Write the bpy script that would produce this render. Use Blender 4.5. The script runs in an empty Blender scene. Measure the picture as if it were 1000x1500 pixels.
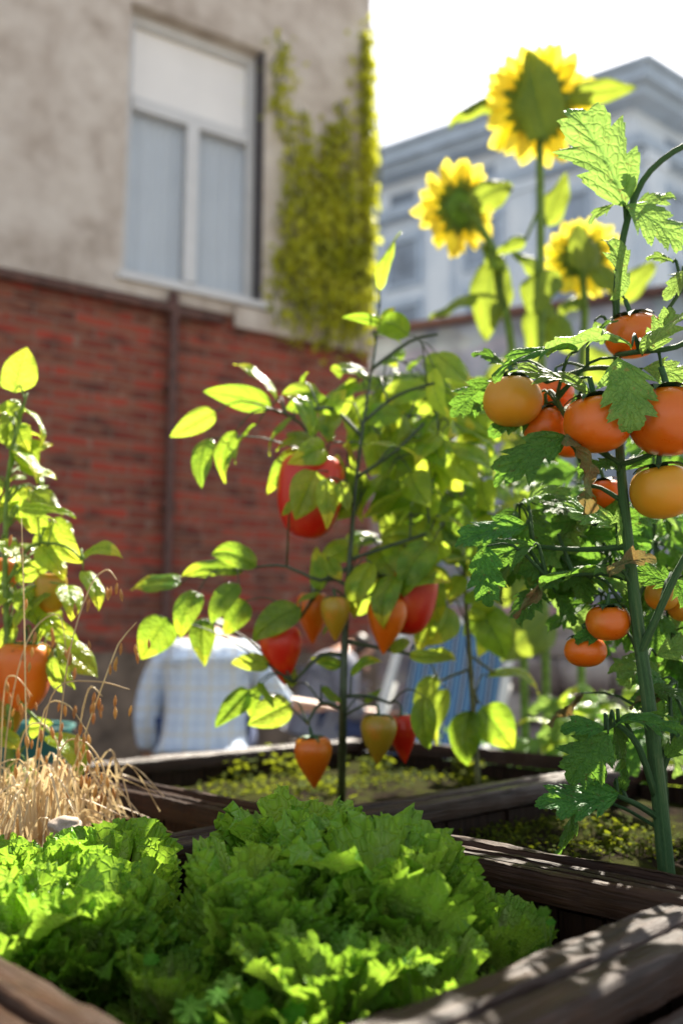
import bpy, bmesh, math, random
from mathutils import Vector, Matrix, noise
R = random.Random(7)
U = R.uniform
sc = bpy.context.scene
COL = sc.collection
# ------------------------------------------------------------------ camera
F = 1350.0; PITCH = math.atan(205/F); CH = 0.85
CAM = Vector((0, 0, CH))
def ray(px, py):
    rx = (px-500)/F; uy = (750-py)/F
    return Vector((rx, math.cos(PITCH)-uy*math.sin(PITCH), math.sin(PITCH)+uy*math.cos(PITCH)))
def P(px, py, d):
    r = ray(px, py); return CAM + r*(d/r.y)
def G(px, py, z):
    r = ray(px, py); return CAM + r*((z-CH)/r.z)
cd = bpy.data.cameras.new('camera'); cam = bpy.data.objects.new('camera', cd); COL.objects.link(cam)
cam.location = CAM; cam.rotation_euler = (math.pi/2+PITCH, 0, 0)
cd.sensor_fit = 'VERTICAL'; cd.sensor_height = 36; cd.lens = 36*F/1500; cd.clip_end = 3000; cd.clip_start = .02
cd.dof.use_dof = True; cd.dof.focus_distance = 1.15; cd.dof.aperture_fstop = 2.45; cd.dof.aperture_blades = 0
sc.camera = cam
# ------------------------------------------------------------------ mesh builder
class MB:
    def __init__(s): s.v = []; s.f = []; s.uv = []; s.mi = []
    def add(s, vs, fs, uvs=None, mi=0):
        o = len(s.v); s.v += [tuple(v) for v in vs]
        s.uv += uvs if uvs else [(0, 0)]*len(vs)
        s.f += [tuple(i+o for i in f) for f in fs]; s.mi += [mi]*len(fs)
    def box(s, c, h, M=None, mi=0):
        vs = [Vector((c[0]+h[0]*x, c[1]+h[1]*y, c[2]+h[2]*z)) for x in (-1, 1) for y in (-1, 1) for z in (-1, 1)]
        if M: vs = [M@v for v in vs]
        s.add(vs, [(0, 1, 3, 2), (4, 6, 7, 5), (0, 4, 5, 1), (2, 3, 7, 6), (0, 2, 6, 4), (1, 5, 7, 3)], mi=mi)
    def tube(s, pts, rad, n=8, mi=0, smooth=3):
        pts = [Vector(p) for p in pts]
        if not isinstance(rad, (list, tuple)): rad = [rad]*len(pts)
        if smooth > 1 and len(pts) > 2:
            q, qr = [], []
            for i in range(len(pts)-1):
                p0 = pts[max(i-1, 0)]; p1 = pts[i]; p2 = pts[i+1]; p3 = pts[min(i+2, len(pts)-1)]
                for k in range(smooth):
                    t = k/smooth
                    q.append(.5*((2*p1)+(p2-p0)*t+(2*p0-5*p1+4*p2-p3)*t*t+(3*p1-p0-3*p2+p3)*t**3))
                    qr.append(rad[i]*(1-t)+rad[i+1]*t)
            q.append(pts[-1]); qr.append(rad[-1]); pts, rad = q, qr
        d0 = (pts[1]-pts[0]).normalized()
        x = d0.orthogonal().normalized(); vs = []; uv = []; L = 0
        for i, p in enumerate(pts):
            t = (pts[min(i+1, len(pts)-1)]-pts[max(i-1, 0)]).normalized()
            x = (x-t*x.dot(t)).normalized(); y = t.cross(x)
            if i: L += (p-pts[i-1]).length
            for k in range(n):
                a = 2*math.pi*k/n
                vs.append(p+(x*math.cos(a)+y*math.sin(a))*rad[i]); uv.append((k/n, L))
        fs = [(i*n+k, i*n+(k+1) % n, (i+1)*n+(k+1) % n, (i+1)*n+k) for i in range(len(pts)-1) for k in range(n)]
        fs.append(tuple(range(n-1, -1, -1))); fs.append(tuple(range((len(pts)-1)*n, len(pts)*n)))
        s.add(vs, fs, uv, mi)
    def mesh(s, name, smooth=True):
        m = bpy.data.meshes.new(name); m.from_pydata(s.v, [], s.f)
        ul = m.uv_layers.new(name='UVMap')
        vi = [0]*len(m.loops); m.loops.foreach_get('vertex_index', vi)
        ul.data.foreach_set('uv', [c for i in vi for c in s.uv[i]])
        m.polygons.foreach_set('material_index', s.mi)
        if smooth: m.polygons.foreach_set('use_smooth', [True]*len(m.polygons))
        m.update(); return m
def link(name, mesh, mat=None, parent=None, M=None, label=None):
    """place a mesh; M is its world matrix"""
    o = bpy.data.objects.new(name, mesh); COL.objects.link(o)
    if mat is not None and not mesh.materials:
        for q in (mat if isinstance(mat, (list, tuple)) else [mat]): mesh.materials.append(q)
    if parent is not None:
        o.parent = parent
        W = WM.get(parent.name, Matrix.Identity(4))
        o.matrix_basis = W.inverted()@(M if M is not None else Matrix.Identity(4))
    elif M is not None: o.matrix_basis = M
    WM[o.name] = M.copy() if M is not None else Matrix.Identity(4)
    if label: o['label'] = label
    return o
WM = {}
def thing(name, label, cat, loc=(0, 0, 0), rz=0, group=None, kind=None):
    o = bpy.data.objects.new(name, None); COL.objects.link(o); o.empty_display_size = .05
    M = Matrix.Translation(loc)@Matrix.Rotation(rz, 4, 'Z'); o.matrix_basis = M; WM[o.name] = M
    tag(o, label, cat, group, kind); return o
def tag(o, label=None, cat=None, group=None, kind=None):
    if label: o['label'] = label
    if cat: o['category'] = cat
    if group: o['group'] = group
    if kind: o['kind'] = kind
    return o
def local(mb, parent):
    """mesh-builder verts given in world space -> object with its matrix at the parent"""
    Wi = WM[parent.name].inverted(); mb.v = [tuple(Wi@Vector(v)) for v in mb.v]
def put(name, mb, mat, parent, smooth=True, label=None):
    local(mb, parent); return link(name, mb.mesh(name, smooth), mat, parent, WM[parent.name], label)
# ------------------------------------------------------------------ materials
class N:
    def __init__(s, name):
        s.m = bpy.data.materials.new(name); s.m.use_nodes = True; s.t = s.m.node_tree; s.t.nodes.clear()
        s.out = s.n('ShaderNodeOutputMaterial')
    def n(s, typ, **kw):
        x = s.t.nodes.new(typ)
        for k, v in kw.items():
            if k.startswith('_'): setattr(x, k[1:], v)
            else:
                k2 = int(k[1:]) if k[0] == 'i' and k[1:].isdigit() else k.replace('__', ' ')
                s.set(x, k2, v)
        return x
    def set(s, x, k, v):
        i = x.inputs[k]
        if isinstance(v, bpy.types.NodeSocket): s.t.links.new(v, i)
        elif isinstance(v, bpy.types.Node): s.t.links.new(v.outputs[0], i)
        else:
            if i.type == 'RGBA' and len(v) == 3: v = (*v, 1)
            i.default_value = v
    def coord(s, w='Object'): return s.n('ShaderNodeTexCoord').outputs[w]
    def noise(s, sc_, det=4, vec=None, rough=.55, dist=0):
        x = s.n('ShaderNodeTexNoise', Scale=sc_, Detail=det, Roughness=rough, Distortion=dist)
        if vec is not None: s.set(x, 'Vector', vec)
        return x.outputs[0]
    def ramp(s, fac, stops):
        x = s.n('ShaderNodeValToRGB'); s.set(x, 0, fac); e = x.color_ramp.elements
        while len(e) < len(stops): e.new(.5)
        for q, (p, c) in zip(e, stops):
            q.position = p; q.color = (*c, 1) if not isinstance(c, (int, float)) else (c, c, c, 1)
        return x.outputs[0]
    def mix(s, f, a, b, mode='MIX'):
        x = s.n('ShaderNodeMix', _data_type='RGBA', _blend_type=mode)
        s.set(x, 0, f); s.set(x, 6, a); s.set(x, 7, b); return x.outputs[2]
    def math(s, op, a, b=0., c=None):
        x = s.n('ShaderNodeMath', _operation=op); s.set(x, 0, a); s.set(x, 1, b)
        if c is not None: s.set(x, 2, c)
        return x.outputs[0]
    def mapping(s, vec, scale=(1, 1, 1), rot=(0, 0, 0), loc=(0, 0, 0)):
        return s.n('ShaderNodeMapping', Vector=vec, Scale=scale, Rotation=rot, Location=loc).outputs[0]
    def bump(s, h, st=.5, dist=.01):
        return s.n('ShaderNodeBump', Height=h, Strength=st, Distance=dist).outputs[0]
    def bsdf(s, **kw): return s.n('ShaderNodeBsdfPrincipled', **kw)
    def done(s, sh): s.set(s.out, 'Surface', sh); return s.m

def leaf_mat(name, dark, light, trans, rough=.38, spot=None, spot_amt=.5, yellow=None, yamt=.45, tmix=.45, nveins=7, spec=.5, ramp_u=None, netsc=16., netamt=.35, vstr=.45, bst=.55):
    k = N(name)
    uv = k.coord('UV'); oc = k.coord('Object')
    sep = k.n('ShaderNodeSeparateXYZ', Vector=uv)
    v = k.math('ABSOLUTE', k.math('SUBTRACT', sep.outputs[0], .5)); u = sep.outputs[1]
    rnd = k.n('ShaderNodeObjectInfo').outputs['Random']
    loc = k.n('ShaderNodeObjectInfo').outputs['Location']
    vec = k.n('ShaderNodeVectorMath', _operation='ADD', i0=oc, i1=loc).outputs[0]
    # veins: midrib and slanted side veins
    mid = k.math('SMOOTH_MIN', k.math('MULTIPLY', v, 18.), 1., .2)
    sv = k.math('ABSOLUTE', k.math('SINE', k.math('MULTIPLY', k.math('SUBTRACT', u, k.math('MULTIPLY', v, .55)), nveins*math.pi)))
    sv = k.math('MINIMUM', k.math('MULTIPLY', sv, 3.2), 1.)
    vein = k.math('MULTIPLY', mid, k.math('ADD', k.math('MULTIPLY', sv, .55), .45))
    big = k.noise(3.2, 3, vec); small = k.noise(22, 4, vec)
    f = k.math('ADD', k.math('MULTIPLY', big, .7), k.math('MULTIPLY', small, .3))
    c = k.ramp(f, [(.36, dark), (.64, light)])
    if ramp_u: c = k.mix(k.ramp(u, ramp_u[0]), ramp_u[1], c)
    c = k.mix(vein, k.mix(vstr, c, light), c)
    if yellow:
        ym = k.math('MULTIPLY', k.ramp(k.math('ADD', k.noise(2.4, 2, vec), k.math('MULTIPLY', rnd, .25)), [(.55, 0.), (.78, 1.)]), yamt)
        tipm = k.math('MULTIPLY', k.ramp(k.math('ADD', u, k.math('MULTIPLY', k.noise(5, 2, vec), .5)), [(.95, 0.), (1.25, 1.)]), k.math('GREATER_THAN', rnd, .5))
        c = k.mix(k.math('MAXIMUM', ym, tipm), c, yellow)
    tc = k.mix(1., c, trans, 'MULTIPLY') if False else k.mix(.62, c, trans)
    tc = k.mix(vein, k.mix(.55, tc, dark), tc)
    if spot:
        sp = k.math('MULTIPLY', k.ramp(k.noise(9, 5, vec, .7), [(.60, 0.), (.66, 1.)]), spot_amt)
        c = k.mix(sp, c, spot); tc = k.mix(sp, tc, spot)
    # per-object brightness
    hs = k.n('ShaderNodeHueSaturation', Hue=k.math('ADD', k.math('MULTIPLY', rnd, .035), .4825), Value=k.math('ADD', k.math('MULTIPLY', rnd, .5), .75), Color=c).outputs[0]
    net = k.n('ShaderNodeTexVoronoi', Vector=vec, Scale=netsc, _feature='DISTANCE_TO_EDGE').outputs[0]; nt_ = k.ramp(net, [(0., 0.), (.22, 1.)])
    h = k.math('ADD', k.math('MULTIPLY', vein, .8), k.math('ADD', k.math('MULTIPLY', small, .5), k.math('MULTIPLY', nt_, netamt)))
    b = k.bump(h, bst, .004)
    p = k.bsdf(Base__Color=hs, Roughness=rough, Normal=b); p.inputs['Specular IOR Level'].default_value = spec
    t = k.n('ShaderNodeBsdfTranslucent', Color=tc, Normal=b)
    return k.done(k.n('ShaderNodeMixShader', i0=tmix, i1=p, i2=t))

M = {}
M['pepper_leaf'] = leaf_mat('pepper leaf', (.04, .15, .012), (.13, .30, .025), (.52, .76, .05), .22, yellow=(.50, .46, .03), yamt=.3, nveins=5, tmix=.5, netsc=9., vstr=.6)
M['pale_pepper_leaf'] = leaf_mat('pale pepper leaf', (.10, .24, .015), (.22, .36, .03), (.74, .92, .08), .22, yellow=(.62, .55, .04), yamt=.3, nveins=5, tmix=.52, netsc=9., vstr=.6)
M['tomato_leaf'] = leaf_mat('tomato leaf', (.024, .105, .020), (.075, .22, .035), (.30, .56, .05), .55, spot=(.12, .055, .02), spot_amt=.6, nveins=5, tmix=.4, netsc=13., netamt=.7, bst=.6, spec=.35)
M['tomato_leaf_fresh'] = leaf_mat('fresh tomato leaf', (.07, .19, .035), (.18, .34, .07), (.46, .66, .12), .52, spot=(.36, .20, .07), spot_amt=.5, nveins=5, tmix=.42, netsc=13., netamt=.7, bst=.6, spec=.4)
M['dry_leaf'] = leaf_mat('withered leaf', (.16, .075, .03), (.10, .16, .05), (.30, .2, .06), .6, spot=(.25, .10, .04), spot_amt=.9, nveins=8, tmix=.35)
M['sunflower_leaf'] = leaf_mat('sunflower leaf', (.06, .14, .015), (.12, .22, .03), (.50, .58, .05), .5, nveins=9, tmix=.5)
M['petal'] = leaf_mat('petal', (.84, .66, .03), (.90, .80, .07), (.98, .90, .12), .55, nveins=3, tmix=.4)
k = N('lettuce leaf'); uv = k.coord('UV'); sep = k.n('ShaderNodeSeparateXYZ', Vector=uv); oc = k.coord()
v_ = k.math('SUBTRACT', sep.outputs[0], .5); u_ = sep.outputs[1]
rnd = k.n('ShaderNodeObjectInfo').outputs['Random']; loc = k.n('ShaderNodeObjectInfo').outputs['Location']
vec = k.n('ShaderNodeVectorMath', _operation='ADD', i0=oc, i1=loc).outputs[0]
rib = k.noise(1., 3, k.n('ShaderNodeCombineXYZ', X=k.math('MULTIPLY', v_, 26.), Y=k.math('MULTIPLY', u_, 2.5), Z=rnd).outputs[0], .6)
net = k.n('ShaderNodeTexVoronoi', Vector=vec, Scale=13., _feature='DISTANCE_TO_EDGE').outputs[0]
bl = k.noise(4.5, 4, vec)
g = k.math('ADD', k.math('MULTIPLY', u_, .72), k.math('ADD', k.math('MULTIPLY', bl, .38), k.math('MULTIPLY', rib, -.22)))
c = k.ramp(g, [(.12, (.56, .62, .33)), (.36, (.40, .52, .13)), (.62, (.24, .43, .05)), (.92, (.115, .33, .022))])
midr = k.math('MULTIPLY', k.ramp(k.math('ABSOLUTE', v_), [(.015, 1.), (.05, 0.)]), k.math('SUBTRACT', 1., u_))
c = k.mix(midr, c, (.52, .58, .32)); c = k.mix(k.ramp(net, [(.0, .35), (.08, 0.)]), c, (.34, .52, .12))
c = k.n('ShaderNodeHueSaturation', Hue=k.math('ADD', k.math('MULTIPLY', rnd, -.03), .508), Value=k.math('ADD', k.math('MULTIPLY', rnd, .35), .85), Color=c).outputs[0]
tc = k.mix(.5, c, (.50, .78, .05))
b_ = k.bump(k.math('ADD', k.math('MULTIPLY', rib, .8), k.math('MULTIPLY', k.ramp(net, [(.0, 0.), (.16, 1.)]), .35)), .6, .012)
p = k.bsdf(Base__Color=c, Roughness=.34, Normal=b_); p.inputs['Specular IOR Level'].default_value = .3
M['lettuce'] = k.done(k.n('ShaderNodeMixShader', i0=.40, i1=p, i2=k.n('ShaderNodeBsdfTranslucent', Color=tc, Normal=b_)))
M['herb'] = leaf_mat('herb leaf', (.045, .17, .012), (.10, .28, .02), (.32, .55, .03), .6, nveins=5, spec=.12)
M['moss_leaf'] = leaf_mat('ground cover', (.035, .065, .006), (.11, .14, .010), (.32, .36, .02), .8, nveins=5, spec=.08)
M['ivy'] = leaf_mat('ivy leaf', (.22, .30, .015), (.68, .72, .05), (.82, .80, .04), .45, nveins=5, tmix=.5)

def simple(name, col, rough=.5, var=.25, scale=30, bumpd=.001, sss=0, spec=.5, tr=0):
    k = N(name); vec = k.coord()
    n = k.noise(scale, 4, vec)
    c = k.mix(k.ramp(n, [(.35, 0.), (.65, 1.)]), tuple(x*(1-var) for x in col), tuple(min(1, x*(1+var)) for x in col))
    p = k.bsdf(Base__Color=c, Roughness=rough, Normal=k.bump(n, .4, bumpd)); p.inputs['Specular IOR Level'].default_value = spec
    if sss:
        p.inputs['Subsurface Weight'].default_value = sss; p.inputs['Subsurface Scale'].default_value = .01
        p.inputs['Subsurface Radius'].default_value = (1, .35, .12)
    return k.done(p)
M['stem'] = simple('green stem', (.035, .095, .04), .6, .3, 60, spec=.25)
k = N('ridged green stem'); uv = k.coord('UV'); n1 = k.noise(1., 4, k.mapping(uv, (14, 9, 1)), .6); n2 = k.noise(1., 3, k.mapping(uv, (60, 160, 1)), .6)
c = k.ramp(k.math('ADD', k.math('MULTIPLY', n1, .7), k.math('MULTIPLY', n2, .3)), [(.36, (.022, .062, .020)), (.52, (.042, .110, .036)), (.68, (.10, .15, .055))])
p = k.bsdf(Base__Color=c, Roughness=.62, Normal=k.bump(k.math('ADD', n1, k.math('MULTIPLY', n2, .5)), .9, .004)); p.inputs['Specular IOR Level'].default_value = .25
M['vine'] = k.done(p)
M['stem_pale'] = simple('pale stem', (.12, .20, .035), .6, .3, 60, spec=.25)
M['stem_brown'] = simple('woody stem', (.10, .11, .04), .6, .4, 80)
M['stem_dark'] = simple('dark stem', (.035, .06, .03), .5, .3, 60)

def fruit_mat(name, top, bottom, rough=.28, pcol=(.6, .22, .01), patch=.5):
    k = N(name); g = k.coord('Generated'); z = k.n('ShaderNodeSeparateXYZ', Vector=g).outputs[2]
    rnd = k.n('ShaderNodeObjectInfo').outputs['Random']
    n = k.noise(5, 3, k.coord()); n2 = k.noise(260, 2, k.coord())
    c = k.mix(k.math('ADD', k.math('MULTIPLY', z, .7), k.math('MULTIPLY', n, .4)), bottom, top)
    c = k.mix(k.math('MULTIPLY', k.ramp(k.noise(1.6, 3, k.n('ShaderNodeVectorMath', _operation='ADD', i0=k.coord(), i1=k.n('ShaderNodeObjectInfo').outputs['Location']).outputs[0]), [(.5, 0.), (.72, 1.)]), patch), c, pcol)
    c = k.n('ShaderNodeHueSaturation', Color=c, Value=k.math('ADD', k.math('MULTIPLY', rnd, .2), .9)).outputs[0]
    sp = k.math('GREATER_THAN', n2, .70)
    c = k.mix(k.math('MULTIPLY', sp, .25), c, (.9, .6, .2))
    p = k.bsdf(Base__Color=c, Roughness=k.ramp(n, [(.3, rough), (.7, rough+.12)]), Normal=k.bump(n, .15, .002))
    p.inputs['Subsurface Weight'].default_value = .22; p.inputs['Subsurface Scale'].default_value = .012
    p.inputs['Subsurface Radius'].default_value = (1, .4, .12)
    return k.done(p)
M['orange'] = fruit_mat('orange skin', (.60, .150, .003), (.56, .092, .003), .27)
M['red'] = fruit_mat('red skin', (.52, .020, .004), (.46, .008, .004), .3, (.58, .10, .006), .7)
M['yellow'] = fruit_mat('yellow skin', (.46, .25, .012), (.52, .21, .010), .38)
M['olive'] = fruit_mat('olive skin', (.30, .215, .010), (.34, .19, .010), .32, (.50, .16, .01), .6)

def wood_mat(name, dark, light, axis=0, rough=.5, pale=(.34, .29, .24), pamt=.6):
    k = N(name); vec = k.coord()
    rnd = k.n('ShaderNodeObjectInfo').outputs['Random']
    s = [55, 55, 55]; s[axis] = 2.5
    off = k.n('ShaderNodeVectorMath', _operation='ADD', i0=vec, i1=k.n('ShaderNodeCombineXYZ', X=rnd, Y=rnd, Z=rnd)).outputs[0]
    v = k.mapping(off, tuple(s)); g = k.noise(1.6, 6, v, .65, .6)
    s2 = [220, 220, 220]; s2[axis] = 6
    g2 = k.noise(1., 3, k.mapping(off, tuple(s2)), .6)
    b = k.noise(9, 4, off)
    c = k.ramp(g, [(.32, dark), (.5, tuple((a+b_)/2 for a, b_ in zip(dark, light))), (.68, light)])
    c = k.mix(k.math('MULTIPLY', k.ramp(b, [(.50, 0.), (.72, 1.)]), pamt), c, pale)  # weathered pale patches; on rails they double as sun flecks painted into the colour
    c = k.mix(k.ramp(g2, [(.3, .55), (.5, 0.)]), c, tuple(x*.35 for x in dark))
    h = k.math('ADD', k.math('MULTIPLY', g, .7), k.math('MULTIPLY', g2, .5))
    p = k.bsdf(Base__Color=c, Roughness=k.ramp(g, [(.3, rough+.12), (.7, rough-.12)]), Normal=k.bump(h, 1., .004)); p.inputs['Specular IOR Level'].default_value = .2
    return k.done(p)
M['rail_a'] = wood_mat('weathered rail wood', (.009, .004, .0022), (.040, .016, .0075), 0, .46, (.09, .048, .028), .4)
M['board'] = wood_mat('dark board wood', (.009, .004, .0025), (.030, .013, .0065), 2, .6, (.06, .035, .022), .25)

# ------------------------------------------------------------------ leaf meshes (unit length along +Y, facing +Z)
def fit(mb):
    """rotate and scale so that base is at 0 and the tip at (0,1,0)"""
    tip = Vector(mb.v[mb.tip]); L = tip.length
    y = tip/L; x = Vector((1, 0, 0)); x = (x-y*x.dot(y)).normalized(); z = x.cross(y)
    Mx = Matrix((x, y, z)).to_3x3()*(1/L)
    mb.v = [tuple(Mx@Vector(v)) for v in mb.v]
def leaf_mesh(name, width, nu=18, nv=6, bend=.6, fold=.35, quilt=.012, nveins=7, wave=.02, skew=.0, seed=0, twist=0):
    rr = random.Random(seed); mb = MB(); vs = []; uv = []
    ph = rr.uniform(0, 6); cols = 2*nv+1; th = 0; cy = cz = 0; side = rr.uniform(-.06, .06)
    for i in range(nu+1):
        u = i/nu; w = width(u)
        if i: th = -bend*(u**1.3)*1.1; cy += math.cos(th)/nu; cz += math.sin(th)/nu
        tw = twist*u
        for j in range(cols):
            v = (j-nv)/nv; x = v*w; yy = skew*abs(v)*w
            z = fold*abs(x) - fold*.9*x*x/max(.12, .3)
            z += quilt*abs(math.sin((u-abs(v)*.28)*math.pi*nveins))*(1-abs(v)**3)*min(1, w*8)
            z += wave*math.sin(u*11+ph+(1.5 if v > 0 else 0))*abs(v)**2
            z += .012*noise.noise(Vector((x*9+seed, u*9, seed)))
            X = x*math.cos(tw)-z*math.sin(tw); Z = x*math.sin(tw)+z*math.cos(tw)
            vs.append((X+side*math.sin(u*math.pi), cy+yy*math.cos(th)-Z*math.sin(th), cz+yy*math.sin(th)+Z*math.cos(th)))
            uv.append(((v+1)/2, u))
    fs = [(i*cols+j, i*cols+j+1, (i+1)*cols+j+1, (i+1)*cols+j) for i in range(nu) for j in range(cols-1)]
    mb.add(vs, fs, uv); mb.tip = nu*cols+nv; fit(mb); return mb.mesh(name)
def w_pepper(u): return .82*(max(u, 0)**.62)*(max(1-u, 0)**1.05)+.0008
def w_wide(u): return .92*(max(u, 0)**.5)*(max(1-u, 0)**.95)+.0008
def w_long(u): return .55*(max(u, 0)**.7)*(max(1-u, 0)**.95)+.0008
def w_tomato(seed, a=1., n=4.6):
    rr = random.Random(seed); off = rr.uniform(-.1, .1)
    def w(u):
        if u <= 0 or u >= 1: return .0008
        e = 1.06*a*(u**.42)*((1-u)**.86)
        s = (u*n+off) % 1; s2 = (u*n*3.1) % 1
        lb = s**.75 if s < .80 else 1-((s-.8)/.2)**1.2
        return e*(.50+.50*lb*(1-.25*math.sin(7*u+seed)**2))*(.88+.12*(s2 if s2 < .8 else (1-s2)*4))+.001
    return w
LM = {}
LM['pepper'] = [leaf_mesh('pepper_leaf_mesh', w_pepper if i % 3 else w_wide, bend=b, fold=f, seed=i, nveins=9, twist=tw, quilt=.02)
                for i, (b, f, tw) in enumerate([(.5, .3, .1), (.9, .5, -.3), (1.3, .4, .3), (.2, .6, 0), (1.6, .3, -.2), (.8, .2, .5)])]
LM['pale'] = [m.copy() for m in LM['pepper']]
LM['tomato'] = [leaf_mesh('tomato_leaf_mesh', w_tomato(i, a, n), nu=84, nv=14, bend=b, fold=f, seed=20+i, nveins=5, quilt=.016, wave=.045, skew=.55, twist=tw)
                for i, (a, n, b, f, tw) in enumerate([(1., 3.6, .5, .25, 0), (.9, 3.2, .9, .45, .3), (1.05, 4.1, .3, .15, -.2), (.8, 3.4, 1.3, .6, .5), (.95, 3.8, .7, .7, -.6)])]
LM['fresh'] = [m.copy() for m in LM['tomato']]
LM['dry'] = [leaf_mesh('dry_leaf_mesh', w_tomato(40+i, .55, 4), nu=50, nv=8, bend=b, fold=1.2, seed=40+i, quilt=.05, wave=.12, skew=.4, twist=tw) for i, (b, tw) in enumerate([(1.2, 1.6), (.7, -1.9), (1.8, 1.)])]
LM['sunflower'] = [leaf_mesh('sunflower_leaf_mesh', lambda u: 1.15*(max(u, 0)**.45)*(max(1-u, 0)**.9)+.001, bend=b, fold=f, seed=60+i, nveins=8, wave=.05, quilt=.02) for i, (b, f) in enumerate([(.6, .3), (1.2, .5), (1.7, .3), (.2, .2)])]
LM['petal'] = [leaf_mesh('petal_mesh', lambda u: .36*(max(u, 0)**.45)*(max(1-u, 0)**.7)+.001, nu=8, nv=2, bend=b, fold=.5, seed=70+i, quilt=0, twist=tw) for i, (b, tw) in enumerate([(.3, .2), (-.7, -.3), (.8, .6)])]
LM['bract'] = [leaf_mesh('bract_mesh', lambda u: .62*(max(u, 0)**.5)*(max(1-u, 0)**1.)+.001, nu=8, nv=2, bend=b, fold=.3, seed=75+i) for i, b in enumerate([.4, -.5])]
for kk, mm in dict(pepper='pepper_leaf', pale='pale_pepper_leaf', tomato='tomato_leaf', fresh='tomato_leaf_fresh', dry='dry_leaf', sunflower='sunflower_leaf', petal='petal', bract='sunflower_leaf').items():
    for m in LM[kk]: m.materials.append(M[mm])
SUN_AZ, SUN_EL = math.radians(21), math.radians(46.5)     # clockwise from +Y, above the horizon
SUND = Vector((math.sin(SUN_AZ)*math.cos(SUN_EL), math.cos(SUN_AZ)*math.cos(SUN_EL), math.sin(SUN_EL)))
def place_leaf(parent, kind, base, tip, nh=None, ws=1., var=None, name='leaf', label=None):
    base, tip = Vector(base), Vector(tip); y = tip-base; L = y.length; y /= L
    if nh is None:
        tocam = (CAM-base).normalized()
        nh = tocam*U(.3, 1.)+Vector((U(-.7, .7), U(-.3, .3), U(0, 1.)))
    nh = Vector(nh); z = (nh-y*nh.dot(y))
    if z.length < 1e-3: z = y.orthogonal()
    z.normalize(); x = y.cross(z)
    Mx = Matrix.Translation(base)@Matrix((x*ws*L, y*L, z*L)).transposed().to_4x4()
    ms = LM[kind]; m = ms[var % len(ms) if var is not None else R.randrange(len(ms))]
    return link(name, m, None, parent, Mx, label)
# ------------------------------------------------------------------ fruits
def fruit_mesh(name, prof, ribs=0, amp=0, n=40):
    """prof: list of (r, z) from top (stem) to the tip"""
    mb = MB(); vs = []; fs = []
    q = []
    for i in range(len(prof)-1):
        for k in range(4):
            t = k/4; a = prof[max(i-1, 0)]; b = prof[i]; c = prof[i+1]; d = prof[min(i+2, len(prof)-1)]
            q.append(tuple(.5*(2*b[m]+(c[m]-a[m])*t+(2*a[m]-5*b[m]+4*c[m]-d[m])*t*t+(3*b[m]-a[m]-3*c[m]+d[m])*t**3) for m in (0, 1)))
    q.append(prof[-1])
    for i, (r, z) in enumerate(q):
        f = i/(len(q)-1)
        for k in range(n):
            a = 2*math.pi*k/n
            rr = max(r, .0005)*(1+amp*math.cos(ribs*a)*(1-f)**.6+.012*noise.noise(Vector((math.cos(a)*1.5, math.sin(a)*1.5, z*3))))
            vs.append((rr*math.cos(a), rr*math.sin(a), z))
    fs = [(i*n+k, i*n+(k+1) % n, (i+1)*n+(k+1) % n, (i+1)*n+k) for i in range(len(q)-1) for k in range(n)]
    fs += [tuple(range(n)), tuple(range((len(q)-1)*n+n-1, (len(q)-1)*n-1, -1))]
    fs = [f[::-1] for f in fs]
    mb.add(vs, fs); return mb.mesh(name)
TOM = [(.05, .36), (.14, .39), (.27, .40), (.42, .30), (.5, .08), (.49, -.12), (.4, -.3), (.26, -.41), (.1, -.455), (.01, -.46)]
HEART = [(.05, .38), (.17, .48), (.34, .50), (.47, .38), (.52, .14), (.47, -.12), (.35, -.40), (.19, -.68), (.065, -.88), (.01, -.95)]
BELL = [(.06, .42), (.2, .52), (.38, .5), (.49, .34), (.5, .05), (.46, -.25), (.36, -.5), (.22, -.64), (.08, -.68), (.01, -.67)]
FM = {}
for c in ('orange', 'yellow', 'red', 'olive'):
    for s, pr, rb, am in (('tomato', TOM, 5, .018), ('heart', HEART, 3, .05), ('bell', BELL, 4, .075)):
        m = fruit_mesh(s+'_mesh', pr, rb, am); m.materials.append(M[c]); FM[s, c] = m
def calyx_mesh(n=6, ln=.46, w=.15, curl=.30):
    mb = MB()
    for i in range(n):
        a = 2*math.pi*i/n; d = Vector((math.cos(a), math.sin(a), 0)); s_ = Vector((-d.y, d.x, 0)); vs = []; fs = []
        for j in range(6):
            t = j/5; ww = w*(1-t**1.5)+.004; zz = .02+curl*(t-1.1*t*t)*1.2
            c = d*ln*t+Vector((0, 0, zz))
            vs += [c-s_*ww, c+Vector((0, 0, -.02)), c+s_*ww]
        for j in range(5): fs += [(3*j, 3*j+1, 3*j+4, 3*j+3), (3*j+1, 3*j+2, 3*j+5, 3*j+4)]
        mb.add(vs, fs)
    mb.tube([(0, 0, -.02), (.02, 0, .15), (.07, 0, .34)], [.06, .045, .04], 8)
    m = mb.mesh('calyx_mesh'); m.materials.append(M['stem']); return m
CAL = calyx_mesh()
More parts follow.
